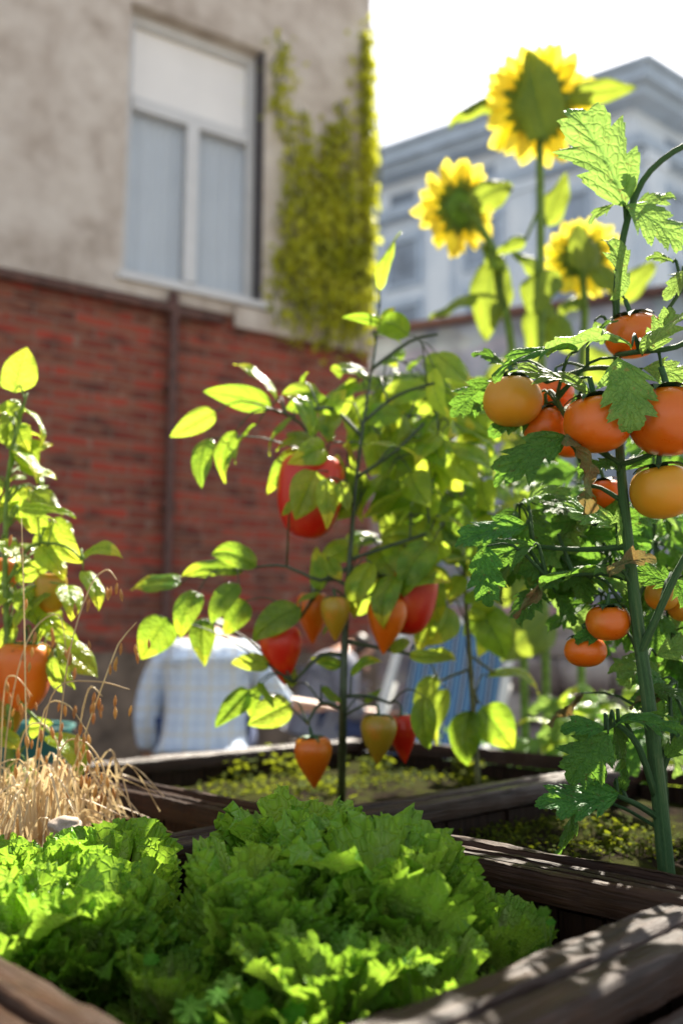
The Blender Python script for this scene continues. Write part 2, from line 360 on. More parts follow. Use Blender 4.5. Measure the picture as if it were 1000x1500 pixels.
def fruit(parent, shape, col, px, py, d, wpx, hscale=1., tilt=(0, 0), name='fruit', label=None, rz=None, anchor=None):
    """centre at the pixel, width in photo pixels"""
    c = P(px, py, d); s = wpx/F*d*1.0
    Mx = Matrix.Translation(c)@Matrix.Rotation(tilt[0], 4, 'Y')@Matrix.Rotation(tilt[1], 4, 'X')@Matrix.Rotation(U(0, 6) if rz is None else rz, 4, 'Z')@Matrix.Diagonal((s, s, s*hscale, 1))
    o = link(name, FM[shape, col], None, parent, Mx, label)
    top = .37 if shape == 'tomato' else .44
    link('calyx', CAL, None, o, Mx@Matrix.Translation((0, 0, top))@Matrix.Diagonal((1, 1, 1/hscale, 1)))
    tp = Mx@Vector((.07, 0, top+.34/hscale))
    return o, tp
# ------------------------------------------------------------------ plant skeleton helper
class Plant:
    def __init__(s, root, mat, r=.0022): s.root = root; s.mb = MB(); s.nodes = []; s.mat = mat; s.r = r
    def limb(s, pts, rad, name=None, n=10):
        pts = [Vector(p) for p in pts]; s.mb.tube(pts, rad, n)
        for a, b in zip(pts[:-1], pts[1:]):
            for k in range(4): s.nodes.append(a.lerp(b, k/4))
        s.nodes.append(pts[-1])
    def near(s, p, below=.0):
        return min(s.nodes, key=lambda q: (q-p).length+max(0, (q.z-p.z+below))*1.2)
    def twig(s, tip, r=None, sag=.02, drop=.03, end=.6):
        tip = Vector(tip); a = s.near(tip, drop); r = r or s.r
        mid = a.lerp(tip, .55)+Vector((0, 0, sag)); s.mb.tube([a, mid, tip], [r*1.25, r, r*end], 6)
        return a
    def branch(s, tip, r, lift=.03, drop=.08):
        tip = Vector(tip); a = s.near(tip, drop); m = a.lerp(tip, .5)+Vector((U(-.01, .01), U(-.01, .01), lift))
        s.limb([a, m, tip], [r*1.3, r, r*.7], n=7)
    def leaf(s, kind, b, t, d, dt=0, ws=1., nh=None, var=None, label=None, twig=True):
        B = P(b[0], b[1], d); T = P(t[0], t[1], d+dt)
        if twig: s.twig(B)
        return place_leaf(s.root, kind, B, T, nh, ws, var, label=label)
    def cluster(s, kinds, px, py, d, n, L, spread=.6, branch=True, rb=.002, down=.5):
        c = P(px, py, d)
        if branch: s.branch(c, rb)
        for i in range(n):
            a = U(0, 2*math.pi); e = U(-.9, .5)-down*.4
            dr = Vector((math.cos(a)*math.cos(e), math.sin(a)*math.cos(e)*.8, math.sin(e))).normalized()
            b = c+dr*L*U(.15, spread); ln = L*U(.7, 1.15)
            s.mb.tube([c, c.lerp(b, .5)+Vector((0, 0, .006)), b], [s.r, s.r*.8, s.r*.6], 5, smooth=2)
            t = b+(dr+Vector((0, 0, -.35*down))).normalized()*ln
            place_leaf(s.root, R.choice(kinds), b, t, None, U(.85, 1.15))
    def finish(s, name='stem'): return put(name, s.mb, s.mat, s.root)
exec_sections = []
# ================================================================== SETTING
w = bpy.data.worlds.new('World'); sc.world = w; w.use_nodes = True
nt = w.node_tree; bg = nt.nodes['Background']; sk = nt.nodes.new('ShaderNodeTexSky'); sk.sky_type = 'NISHITA'
sk.sun_disc = False; sk.sun_elevation = SUN_EL; sk.sun_rotation = SUN_AZ; sk.air_density = 1.; sk.dust_density = 1.2; sk.ozone_density = 1.
hz_ = nt.nodes.new('ShaderNodeHueSaturation'); hz_.inputs['Saturation'].default_value = .34
nt.links.new(sk.outputs[0], hz_.inputs['Color']); nt.links.new(hz_.outputs[0], bg.inputs[0]); bg.inputs[1].default_value = .068
sl = bpy.data.lights.new('sun', 'SUN'); sl.energy = 5.0; sl.angle = math.radians(.6); sl.color = (1, .92, .78)
so = bpy.data.objects.new('sun', sl); COL.objects.link(so); so.rotation_euler = (-SUND).to_track_quat('-Z', 'Y').to_euler()
so.location = (3, 5, 6)

k = N('courtyard paving'); vec = k.coord()
c = k.ramp(k.noise(1.3, 5, vec), [(.35, (.16, .14, .12)), (.65, (.30, .27, .24))]); c = k.mix(k.ramp(k.noise(14, 4, vec), [(.4, 0.), (.7, .6)]), c, (.10, .09, .07))
M['ground'] = k.done(k.bsdf(Base__Color=c, Roughness=.85, Normal=k.bump(k.noise(30, 4, vec), .6, .01)))
g = MB(); g.add([(-300, -300, 0), (300, -300, 0), (300, 600, 0), (-300, 600, 0)], [(0, 1, 2, 3)])
tag(link('ground', g.mesh('ground'), M['ground']), kind='structure')

# ---------------- the old house on the left
WDX = Vector((2215/F, ray(2715, 955).y, 0)).normalized(); WN = Vector((-WDX.y, WDX.x, 0)); WO = P(183, 395, 6.5)
def WL(px, py, off=0.):
    r = ray(px, py); t = ((WO+WN*off-CAM).dot(WN))/r.dot(WN); q = CAM+r*t
    return (q-WO).dot(WDX), q.z
wrz = math.atan2(WDX.y, WDX.x)
house = thing('house', 'old two storey house with grey render above red brick and a white framed window', 'house', (WO.x, WO.y, 0), wrz)
HW = WM[house.name]
def hp(name, mb, mat, parent=None, smooth=False):
    return link(name, mb.mesh(name, smooth), mat, parent or house, HW)
x_w0 = WL(184, 395)[0]-.03; x_w1 = WL(384, 440)[0]; z_w0 = (WL(183, 400)[1]+WL(380, 445)[1])/2; z_w1 = (WL(190, 2)[1]+WL(385, 72)[1])/2
zb = (WL(0, 395)[1]+WL(250, 440)[1]+WL(400, 472)[1])/3; xc = WL(546, 600)[0]
k = N('grey render'); vec = k.coord()
big = k.noise(1.1, 5, vec, .6, .5); mid = k.noise(5, 5, vec)
c = k.ramp(k.math('ADD', k.math('MULTIPLY', big, .6), k.math('MULTIPLY', mid, .4)), [(.38, (.41, .35, .30)), (.5, (.58, .525, .47)), (.62, (.68, .635, .58))])
c = k.mix(k.ramp(k.noise(2.3, 6, k.mapping(vec, (1, 1, .35))), [(.55, 0.), (.72, .55)]), c, (.34, .27, .22))
M['render'] = k.done(k.bsdf(Base__Color=c, Roughness=.9, Normal=k.bump(k.noise(40, 6, vec, .7), .8, .02)))
k = N('red brick'); vec = k.coord(); s_ = k.n('ShaderNodeSeparateXYZ', Vector=vec)
bv = k.n('ShaderNodeCombineXYZ', X=k.math('ADD', s_.outputs[0], s_.outputs[1]), Y=s_.outputs[2]).outputs[0]
bv2 = k.n('ShaderNodeVectorMath', _operation='ADD', i0=bv, i1=k.mapping(k.n('ShaderNodeTexNoise', Scale=4., Vector=vec).outputs[1], (.02, .02, .02))).outputs[0]
bt = k.n('ShaderNodeTexBrick', Vector=bv2, Color1=(.36, .048, .026), Color2=(.07, .022, .015), Mortar=(.22, .16, .12), Scale=1., Mortar__Size=.009, Mortar__Smooth=.3, Bias=-.1, Brick__Width=.29, Row__Height=.082)
wv = k.noise(5.5, 3, k.mapping(bv, (1., 3., 1.)))
c = k.mix(k.ramp(wv, [(.44, 0.), (.60, .8)]), bt.outputs[0], (.24, .095, .055))
c = k.mix(k.ramp(k.noise(3.1, 4, k.mapping(bv, (1., 2.6, 1.), loc=(7, 3, 0))), [(.55, 0.), (.68, .8)]), c, (.05, .022, .018))
c = k.mix(k.ramp(k.noise(8, 4, bv), [(.60, 0.), (.72, .5)]), c, (.38, .28, .21))
c = k.mix(k.math('MULTIPLY', bt.outputs[1], .45), c, (.15, .10, .075))
M['brick'] = k.done(k.bsdf(Base__Color=c, Roughness=.85, Normal=k.bump(k.math('SUBTRACT', k.noise(50, 4, vec), k.math('MULTIPLY', bt.outputs[1], .8)), .7, .012)))
M['white_paint'] = simple('white window paint', (.60, .62, .64), .35, .04, 8)
M['rust'] = simple('rusty iron', (.095, .042, .032), .6, .4, 14)
M['stone'] = simple('brown base stone', (.17, .125, .09), .85, .45, 5, .02)
m = MB()
def hb(x0, x1, y0, y1, z0, z1): m.box(((x0+x1)/2, (y0+y1)/2, (z0+z1)/2), (abs(x1-x0)/2, abs(y1-y0)/2, abs(z1-z0)/2))
XL = -7.; ZT = 8.6
hb(XL, x_w0, 0, .4, zb, ZT); hb(x_w1, xc, 0, .4, zb, ZT); hb(x_w0, x_w1, 0, .4, zb, z_w0); hb(x_w0, x_w1, 0, .4, z_w1, ZT)
hb(xc-.4, xc, .4, 9, zb, ZT)
hp('rendered_wall', m, M['render'])
m = MB(); hb(XL, xc-.012, .035, .4, .85, zb); hb(xc-.4, xc-.012, .4, 9, .85, zb); hp('brick_wall', m, M['brick'])
m = MB(); hb(XL, xc+.02, -.03, .4, 0, .85); hb(xc-.4, xc+.02, .4, 9, 0, .85); hp('stone_base', m, M['stone'])
m = MB(); hb(XL, xc+.1, -.16, 9, ZT, ZT+.2); hp('roof', m, M['rust'])
m = MB(); hb(x_w1-.25, xc+.01, -.03, -.001, zb-.10, zb+.07); hp('moulding', m, M['render'])
M['dark'] = simple('dark room and reveal shade', (.07, .065, .07), .9)
win = thing('window', None, None); win.parent = house; win.matrix_basis = Matrix.Identity(4); WM[win.name] = HW
fy = .13; fw = .075; xm = x_w0+(x_w1-x_w0)*.50; zt = z_w0+(z_w1-z_w0)*.66
m = MB()
hb(x_w0, x_w0+fw, fy, fy+.07, z_w0, z_w1); hb(x_w1-fw-.02, x_w1, fy, fy+.07, z_w0, z_w1)
hb(x_w0+fw, x_w1-fw-.02, fy, fy+.07, z_w0, z_w0+fw+.02); hb(x_w0+fw, x_w1-fw-.02, fy, fy+.07, z_w1-fw, z_w1)
hb(x_w0+fw, x_w1-fw-.02, fy-.015, fy+.07, zt-.05, zt+.05); hb(xm-.05, xm+.05, fy-.02, fy+.07, z_w0+fw+.02, zt-.05)
hp('frame', m, M['white_paint'], win)
m = MB(); hb(x_w1-.03, x_w1-.002, .006, fy-.002, z_w0+.002, z_w1-.002); hp('reveal_shade', m, M['dark'], win)  # dark strip standing in for the recess shadow on the right jamb
m = MB(); hb(x_w0-.03, x_w1+.03, -.05, fy, z_w0-.05, z_w0-.001); hp('sill', m, M['white_paint'], win)
k = N('window glass'); fr = k.n('ShaderNodeLayerWeight', Blend=.5).outputs[1]
M['glass'] = k.done(k.n('ShaderNodeMixShader', i0=k.math('ADD', k.math('MULTIPLY', fr, .10), .05), i1=k.n('ShaderNodeBsdfTransparent', Color=(1, 1, 1)), i2=k.n('ShaderNodeBsdfGlossy', Color=(.95, .97, 1), Roughness=.03)))
M['low_reflection'] = simple('grey lower pane reflection', (.50, .57, .63), .8, .04, 3)  # grey sheet colour stands in for the dimmer reflection in the lower panes
M['top_reflection'] = simple('white sky reflection', (.96, .95, .92), .7, .03, 3)  # white sheet painting the bright sky reflection of the top pane
for nm, a, b, c_, d_ in (('pane', x_w0+fw, xm-.05, z_w0+fw+.02, zt-.05), ('pane', xm+.05, x_w1-fw-.02, z_w0+fw+.02, zt-.05), ('pane', x_w0+fw, x_w1-fw-.02, zt+.05, z_w1-fw)):
    m = MB(); hb(a, b, fy+.03, fy+.036, c_, d_); hp(nm, m, M['glass'], win)
def sheet(x0, x1, z0, z1, y, amp, n=60):
    s = MB(); vs = []
    for i in range(n+1):
        x = x0+(x1-x0)*i/n
        for z in (z0, z1): vs.append((x, y+amp*math.sin(i*1.1)+amp*.5*math.sin(i*.37+1), z))
    s.add(vs, [(2*i, 2*i+2, 2*i+3, 2*i+1) for i in range(n)]); return s
hp('low_reflection', sheet(x_w0+.02, x_w1-.02, z_w0+.02, zt, fy+.095, .006), M['low_reflection'], win)
hp('top_reflection', sheet(x_w0+.02, x_w1-.02, zt-.03, z_w1-.02, fy+.062, .0), M['top_reflection'], win)
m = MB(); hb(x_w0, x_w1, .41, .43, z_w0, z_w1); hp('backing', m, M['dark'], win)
# drain pipe under the render and down the brick
xp = WL(249, 600)[0]
m = MB(); zp = zb-.07; r_ = .036
m.tube([(XL, -.035, zp), (xp-.12, -.035, zp), (xp-.03, -.035, zp-.03), (xp, -.035, zp-.12), (xp, -.035, 0.02)], r_, 12, smooth=4)
for z in (.9, 1.9, 2.8): m.box((xp, -.02, z), (.05, .045, .02))
hp('drain_pipe', m, M['rust'], None, True)

# ---------------- climbing ivy on the house corner
iv = thing('climbing_ivy', 'yellow green ivy hanging in strands over the corner of the grey rendered wall', 'ivy', (WO.x+WDX.x*xc, WO.y+WDX.y*xc, 0))
fm = MB(); smb = MB()
strands = []
for _ in range(56):
    px = R.triangular(404, 552, 500); top = R.uniform(140, 400)+max(0, 450-px)*R.uniform(0, 1.3); bot = 455+R.uniform(-50, 70)-(max(0, 430-px))*.4
    if px > 530: top = R.uniform(30, 260)
    strands.append((px, top, bot))
strands += [(402, 50, 190), (410, 95, 260), (404, 70, 150), (414, 320, 440), (402, 370, 480), (540, 30, 240), (536, 60, 300), (546, 180, 480), (425, 170, 480), (549, 240, 500)]
for px, top, bot in strands:
    t0, z0 = WL(px, top); t1, z1 = WL(px+U(-12, 12), bot)
    edge = px > 536
    pts = []; off = U(.02, .13)
    for i in range(8):
        f = i/7; pts.append(WO+WDX*(t0+(t1-t0)*f+.05*math.sin(f*7+px))-WN*(off*(.4+.6*math.sin(f*2.6)))+Vector((0, 0, z0+(z1-z0)*f-WO.z)))
    smb.tube(pts, .006, 5, smooth=2)
    n = int((z0-z1)*48)
    for _ in range(n):
        f = R.random()*7; i = int(min(f, 6)); p = pts[i].lerp(pts[i+1], f-i)+Vector((R.gauss(0, .05), R.gauss(0, .05), R.gauss(0, .05)))
        ov = (p-WO).dot(WDX)-xc+.04
        if ov > 0: p -= WDX*(ov+U(0, .08))
        y = Vector((U(-1, 1), U(-1, 1), U(-1.4, .2))).normalized(); x = y.cross(Vector((U(-1, 1), -1, U(-.5, 1)))).normalized(); z = x.cross(y); s = U(.035, .085)
        fm.add([p, p+(x*.45+y*.25+z*.1)*s, p+(x*.3+y*.7)*s, p+y*s-z*.15*s, p+(-x*.3+y*.7)*s, p+(-x*.45+y*.25+z*.1)*s], [(0, 1, 2, 3), (0, 3, 4, 5)], [(.5, 0), (1, .3), (.9, .7), (.5, 1), (.1, .7), (0, .3)])
put('stem', smb, M['stem_brown'], iv); put('foliage', fm, M['ivy'], iv, smooth=False)

# ---------------- pale classical building far to the right
D2 = 26.; C0 = P(925, 122, D2)
A1 = Vector((-2050/F, ray(500, 955).y, 0)).normalized(); B1 = Vector((1816/F, ray(500, 955).y, 0)).normalized()
fb = thing('office_building', 'large pale blue grey building with heavy cornice and tall pilasters behind the sunflowers', 'building', (C0.x, C0.y, 0))
def zc(py): return P(925, py, D2).z
k = N('hazed stone facade'); vec = k.coord()
c = k.ramp(k.noise(.8, 4, vec), [(.35, (.52, .62, .73)), (.65, (.64, .73, .82))])  # haze in front of the building is put into this paler, bluer colour
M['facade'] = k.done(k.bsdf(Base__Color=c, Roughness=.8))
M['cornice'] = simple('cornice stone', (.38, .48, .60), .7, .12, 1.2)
M['darkglass'] = simple('dark window glass', (.22, .28, .36), .15, .3, 1)  # pane colour lightened to paint in the distance haze
def facade(dr, length, flip, n, step, first):
    nrm = Vector((-dr.y, dr.x, 0))*(-1 if flip else 1)   # outward (towards the camera)
    if nrm.dot(CAM-C0) < 0: nrm = -nrm
    O = Vector((C0.x, C0.y, 0))
    def bx(x0, x1, y0, y1, z0, z1, mb):
        vs = [O+dr*(-.708*y if x <= 0 else x)+nrm*y+Vector((0, 0, z)) for x in (x0, x1) for y in (y0, y1) for z in (z0, z1)]
        mb.add(vs, [(0, 1, 3, 2), (4, 6, 7, 5), (0, 4, 5, 1), (2, 3, 7, 6), (0, 2, 6, 4), (1, 5, 7, 3)])
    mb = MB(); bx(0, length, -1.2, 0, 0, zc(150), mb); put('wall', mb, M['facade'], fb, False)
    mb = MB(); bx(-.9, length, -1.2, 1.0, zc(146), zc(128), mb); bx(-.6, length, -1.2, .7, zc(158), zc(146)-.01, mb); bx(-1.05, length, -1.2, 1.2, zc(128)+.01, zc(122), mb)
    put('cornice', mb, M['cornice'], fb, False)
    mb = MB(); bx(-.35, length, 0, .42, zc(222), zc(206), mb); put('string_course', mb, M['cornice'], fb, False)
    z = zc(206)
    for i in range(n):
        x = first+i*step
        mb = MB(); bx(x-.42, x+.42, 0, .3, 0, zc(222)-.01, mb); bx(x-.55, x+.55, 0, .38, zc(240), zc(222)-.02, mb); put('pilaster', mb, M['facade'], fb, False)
        for (za, zd) in ((zc(330), zc(262)), (zc(480), zc(372))):
            fr_ = MB(); xa, xb = x+step/2-.55, x+step/2+.55
            bx(xa-.15, xb+.15, 0, .10, za-.15, za, fr_); bx(xa-.15, xb+.15, 0, .16, zd, zd+.25, fr_); bx(xa-.15, xa, 0, .10, za, zd, fr_); bx(xb, xb+.15, 0, .10, za, zd, fr_)
            wo = put('window', fr_, M['cornice'], fb, False)
            pn = MB(); bx(xa, xb, 0, .04, za, zd, pn); put('pane', pn, M['darkglass'], wo, False)
        wo = None
    # small attic openings between cornice and string course
    for i in range(n):
        x = first+i*step+step/2; pn = MB(); bx(x-.5, x+.5, 0, .03, zc(196), zc(176), pn); put('attic_pane', pn, M['darkglass'], fb, False)
facade(A1, 26, False, 8, 3.0, .6); facade(B1, 14, True, 4, 3.0, .6)
mb = MB(); rz_ = zc(122)+.005
O = Vector((C0.x, C0.y, rz_)); mb.add([O, O+A1*26, O+A1*26+B1*14, O+B1*14], [(0, 3, 2, 1)]); put('roof', mb, M['cornice'], fb, False)

# ---------------- mid-distance stone outbuilding with a rusty edge, and the low rubble wall
def wall_frame(pa, pb): d = (pb-pa); L = math.hypot(d.x, d.y); return math.atan2(d.y, d.x), L
k = N('lilac rubble stone'); vec = k.coord()
vo = k.n('ShaderNodeTexVoronoi', Vector=k.mapping(vec, (2.6, 2.6, 4.2)), Scale=1.2)
c = k.mix(k.ramp(k.noise(2.2, 5, vec), [(.35, 0.), (.65, 1.)]), (.17, .22, .29), (.46, .54, .64))
c = k.mix(.35, c, k.mix(.6, vo.outputs[1], (.4, .4, .44)), 'MULTIPLY')
c = k.mix(k.ramp(k.noise(1.3, 4, vec), [(.56, 0.), (.66, .8)]), c, (.11, .12, .17))
M['rubble'] = k.done(k.bsdf(Base__Color=c, Roughness=.85, Normal=k.bump(vo.outputs[0], .8, .05)))
pa = P(535, 495, 9.4); pb = P(1120, 400, 7.9); rz, L = wall_frame(pa, pb)
zt_ = pa.z
shed = thing('outbuilding', 'grey stone outbuilding with a rusty eaves edge behind the sunflower stems', 'building', (pa.x, pa.y, 0), rz)
SW = WM[shed.name]
def sb(x0, x1, y0, y1, z0, z1, mb): mb.box(((x0+x1)/2, (y0+y1)/2, (z0+z1)/2), ((x1-x0)/2, (y1-y0)/2, (z1-z0)/2))
ops = [(.75, 1.25, 1.7, 2.9), (2.3, 2.8, 1.7, 2.9), (3.7, 4.2, 1.7, 2.9)]
m_ = MB(); xs = 0
for a, b, z0, z1 in ops:
    sb(xs, a, 0, .4, 0, zt_, m_); sb(a, b, 0, .4, 0, z0, m_); sb(a, b, 0, .4, z1, zt_, m_); xs = b
sb(xs, L+2, 0, .4, 0, zt_, m_); link('wall', m_.mesh('wall', False), M['rubble'], shed, SW)
m_ = MB(); sb(-.1, L+2, -.10, .5, zt_, zt_+.07, m_); sb(-.1, L+2, .5, 2.2, zt_+.0, zt_+.05, m_); link('roof', m_.mesh('roof', False), M['rust'], shed, SW)
for a, b, z0, z1 in ops:
    m_ = MB(); sb(a, a+.06, .1, .16, z0, z1, m_); sb(b-.06, b, .1, .16, z0, z1, m_); sb(a+.06, b-.06, .1, .16, z0, z0+.06, m_); sb(a+.06, b-.06, .1, .16, z1-.06, z1, m_); sb((a+b)/2-.02, (a+b)/2+.02, .1, .16, z0+.06, z1-.06, m_)
    wo = link('window', m_.mesh('window', False), M['cornice'], shed, SW)
    m_ = MB(); sb(a, b, .17, .19, z0, z1, m_); link('pane', m_.mesh('pane', False), M['darkglass'], wo, SW)
# low wall of rough pale stones
pa = P(640, 905, 5.4); pb = P(1120, 905, 4.7); rz, L = wall_frame(pa, pb); zt2 = pa.z
low = thing('garden_wall', 'low wall of rough pale stones with a mauve capping behind the sunflower stems', 'wall', (pa.x, pa.y, 0), rz); LW = WM[low.name]
m_ = MB(); z = 0; row = 0
while z < zt2-.03:
    h = U(.12, .19); h = min(h, zt2-z); x = -.2*(row % 2)
    while x < L+1:
        w_ = U(.16, .42); b = bmesh.new(); bmesh.ops.create_cube(b, size=1); bmesh.ops.subdivide_edges(b, edges=b.edges[:], cuts=3, use_grid_fill=True)
        sd = U(0, 50); y0 = U(-.03, .03)
        for v in b.verts:
            q = v.co.copy(); rr = q.normalized()*.62; q = q.lerp(rr, .35)
            q += Vector([noise.noise(q*3+Vector((sd, i*7, 0)))*.06 for i in range(3)])
            v.co = Vector((x+w_/2+q.x*w_*1.02, .15+y0+q.y*.3, z+h/2+q.z*h*1.04))
        idx = {v: i for i, v in enumerate(b.verts)}
        m_.add([v.co for v in b.verts], [[idx[v] for v in f.verts] for f in b.faces]); b.free(); x += w_
    z += h; row += 1
k = N('pale rubble'); vec = k.coord()
c = k.ramp(k.noise(2.4, 4, vec), [(.38, (.16, .13, .13)), (.5, (.32, .29, .29)), (.62, (.62, .60, .60))])
M['pale_rubble'] = k.done(k.bsdf(Base__Color=c, Roughness=.9, Normal=k.bump(k.noise(20, 4, vec), .7, .02)))
link('stonework', m_.mesh('stonework'), M['pale_rubble'], low, LW)
m_ = MB(); sb(-.1, L+1, -.06, .36, zt2+.005, zt2+.06, m_); link('capping', m_.mesh('capping', False), simple('mauve capping', (.30, .20, .22), .8, .3, 6), low, LW)
# ---------------- raised beds
KC = G(450, 1197, .6); BRZ = math.radians(44)
AX = Vector((math.cos(BRZ), math.sin(BRZ), 0)); BX = Vector((-AX.y, AX.x, 0))
def AB(a, b, z): return Vector((KC.x, KC.y, 0))+AX*a+BX*b+Vector((0, 0, z))
def rail(parent, p0, p1, width, z0, z1, seed, strips=2, name='rail', mat=None):
    """plank whose own x axis runs along its grain; worn wavy edges"""
    d = p1-p0; L = d.length; rz = math.atan2(d.y, d.x)
    Mx = Matrix.Translation((p0.x, p0.y, 0))@Matrix.Rotation(rz, 4, 'Z')
    mb = MB(); nx = max(8, int(L/.012)); ws = width/strips
    for s in range(strips):
        y0 = -width/2+s*ws+.0015; y1 = y0+ws-.003; dz = U(-.004, .004); n0 = len(mb.v)
        prof = [(y0, z0), (y0, z1-.005), (y0+.003, z1-.001), (y0+ws*.25, z1), (y0+ws*.5, z1), (y0+ws*.75, z1), (y1-.003, z1-.001), (y1, z1-.005), (y1, z0)]
        vs = []
        for i in range(nx+1):
            x = L*i/nx
            for j, (y, z) in enumerate(prof):
                nz = noise.noise(Vector((x*7, y*120+s*9, seed)))*.0035+noise.noise(Vector((x*60, y*260, seed+5)))*.0016
                ny = noise.noise(Vector((x*25, j*.3, seed+9)))*.003
                vs.append((x, y+(ny if j in (0, 1, 2, 6, 7, 8) else 0), z+dz+(nz if 0 < j < 8 else 0)))
        k_ = len(prof); fs = [(i*k_+j, (i+1)*k_+j, (i+1)*k_+j+1, i*k_+j+1) for i in range(nx) for j in range(k_-1)]
        fs += [tuple(range(k_)), tuple(range((nx+1)*k_-1, nx*k_-1, -1)), ] + [(i*k_, i*k_+k_-1, (i+1)*k_+k_-1, (i+1)*k_) for i in range(nx)]
        mb.add(vs, fs)
    o = link(name, mb.mesh(name, True), mat or M['rail_a'], parent, Mx)
    try: o.data.set_sharp_from_angle(angle=math.radians(50))
    except Exception: pass
    return o
def boards(parent, p0, p1, z0, z1, th=.016, wb=(.04, .065)):
    d = p1-p0; L = d.length; rz = math.atan2(d.y, d.x); Mx = Matrix.Translation((p0.x, p0.y, 0))@Matrix.Rotation(rz, 4, 'Z')
    mb = MB(); x = 0
    while x < L-.005:
        w_ = min(U(*wb), L-x); o = U(-.003, .003)
        mb.box((x+w_/2, o, (z0+z1)/2+U(-.004, 0)), (w_/2-.0012, th/2, (z1-z0)/2-.001)); x += w_
    return link('side_panel', mb.mesh('side_panel', False), M['board'], parent, Mx)
k = N('garden soil'); vec = k.coord()
c = k.ramp(k.noise(60, 5, vec, .7), [(.35, (.007, .005, .0035)), (.65, (.026, .018, .011))]); c = k.mix(k.ramp(k.noise(12, 5, vec), [(.42, 0.), (.56, .9)]), c, (.032, .036, .006))
p = k.bsdf(Base__Color=c, Roughness=1., Normal=k.bump(k.noise(150, 6, vec, .7), 1., .006)); p.inputs['Specular IOR Level'].default_value = .03
M['soil'] = k.done(p)
k = N('dry soil'); vec = k.coord()
c = k.ramp(k.noise(50, 5, vec, .7), [(.35, (.10, .06, .03)), (.65, (.30, .20, .11))])
M['dry_soil'] = k.done(k.bsdf(Base__Color=c, Roughness=.95, Normal=k.bump(k.noise(150, 6, vec, .7), 1., .006)))
def bed(label, a0, a1, b0, b1, rw, zs, rws=None, soil='soil', seed=0):
    o = AB((a0+a1)/2, (b0+b1)/2, 0); t = thing('raised_bed', label, 'raised bed', o, BRZ, 'weathered wooden raised beds')
    wN, wE, wS, wW = rws or (rw,)*4      # rail widths: a=a1 side, b=b1 side, a=a0 side, b=b0 side
    g_ = .004; z0, z1 = .566, .6
    rail(t, AB(a0+wS/2, b0, 0), AB(a0+wS/2, b1, 0), wS-g_, z0, z1, seed+1)
    rail(t, AB(a1-wN/2, b0, 0), AB(a1-wN/2, b1, 0), wN-g_, z0, z1, seed+2)
    rail(t, AB(a0+wS, b0+wW/2, 0), AB(a1-wN, b0+wW/2, 0), wW-g_, z0, z1-.002, seed+3)
    rail(t, AB(a0+wS, b1-wE/2, 0), AB(a1-wN, b1-wE/2, 0), wE-g_, z0, z1-.002, seed+4)
    e = .012
    for p, q in (((a0+wS/2, b0+e), (a0+wS/2, b1-e)), ((a1-wN/2, b0+e), (a1-wN/2, b1-e)), ((a0+wS, b0+wW/2), (a1-wN, b0+wW/2)), ((a0+wS, b1-wE/2), (a1-wN, b1-wE/2))):
        boards(t, AB(*p, 0), AB(*q, 0), .0, z0-.001)
    for p in ((a0+wS+.012, b0+wW+.012), (a0+wS+.012, b1-wE-.012), (a1-wN-.012, b0+wW+.012), (a1-wN-.012, b1-wE-.012)):
        c_ = AB(*p, 0); mb = MB(); mb.box((0, 0, .28), (.012, .012, .28)); link('corner_post', mb.mesh('corner_post', False), M['board'], t, Matrix.Translation(c_)@Matrix.Rotation(BRZ, 4, 'Z'))
    mb = MB(); n = 46; vs = []
    for i in range(n+1):
        for j in range(n+1):
            p = AB(a0+wS*.6+(a1-a0-(wS+wN)*.6)*i/n, b0+wW*.6+(b1-b0-(wW+wE)*.6)*j/n, 0)
            vs.append((p.x, p.y, zs+.016*noise.noise(p*9)+.007*noise.noise(p*40)+.004*noise.noise(p*90)))
    mb.add(vs, [(i*(n+1)+j, (i+1)*(n+1)+j, (i+1)*(n+1)+j+1, i*(n+1)+j+1) for i in range(n) for j in range(n)])
    put('soil', mb, M[soil], t)
    return t
bed('dark weathered raised bed full of lettuce, nearest to the camera', -.70, -.002, -.692, -.002, .05, .50, (.05, .05, .085, .092), seed=10)
bed('weathered raised bed behind the lettuce with the tall pepper plant in it', .002, 1.03, .002, .90, .05, .53, seed=30)
bed('weathered raised bed on the right with the tomato plant in it', .002, 1.0, -.90, -.002, .05, .53, seed=50)
bed('raised bed on the left filled with dry straw coloured grass', -.75, -.002, .002, .72, .05, .51, soil='dry_soil', seed=70)
# planks laid over the outer front faces of the nearest bed
nb = bpy.data.objects['raised_bed']
def face_plank(p0, p1, z0, z1, out, seed):
    o = rail(nb, p0+out*.012, p1+out*.012, .022, z0, z1, seed, 1, 'side_board')
for i, (z0, z1) in enumerate(((.40, .562), (.22, .396), (.03, .216))):
    face_plank(AB(-.70, -.692, 0)-AX*.0, AB(0, -.692, 0), z0, z1, -BX, 90+i); face_plank(AB(-.70, 0, 0), AB(-.70, -.692, 0), z0, z1, -AX, 95+i)
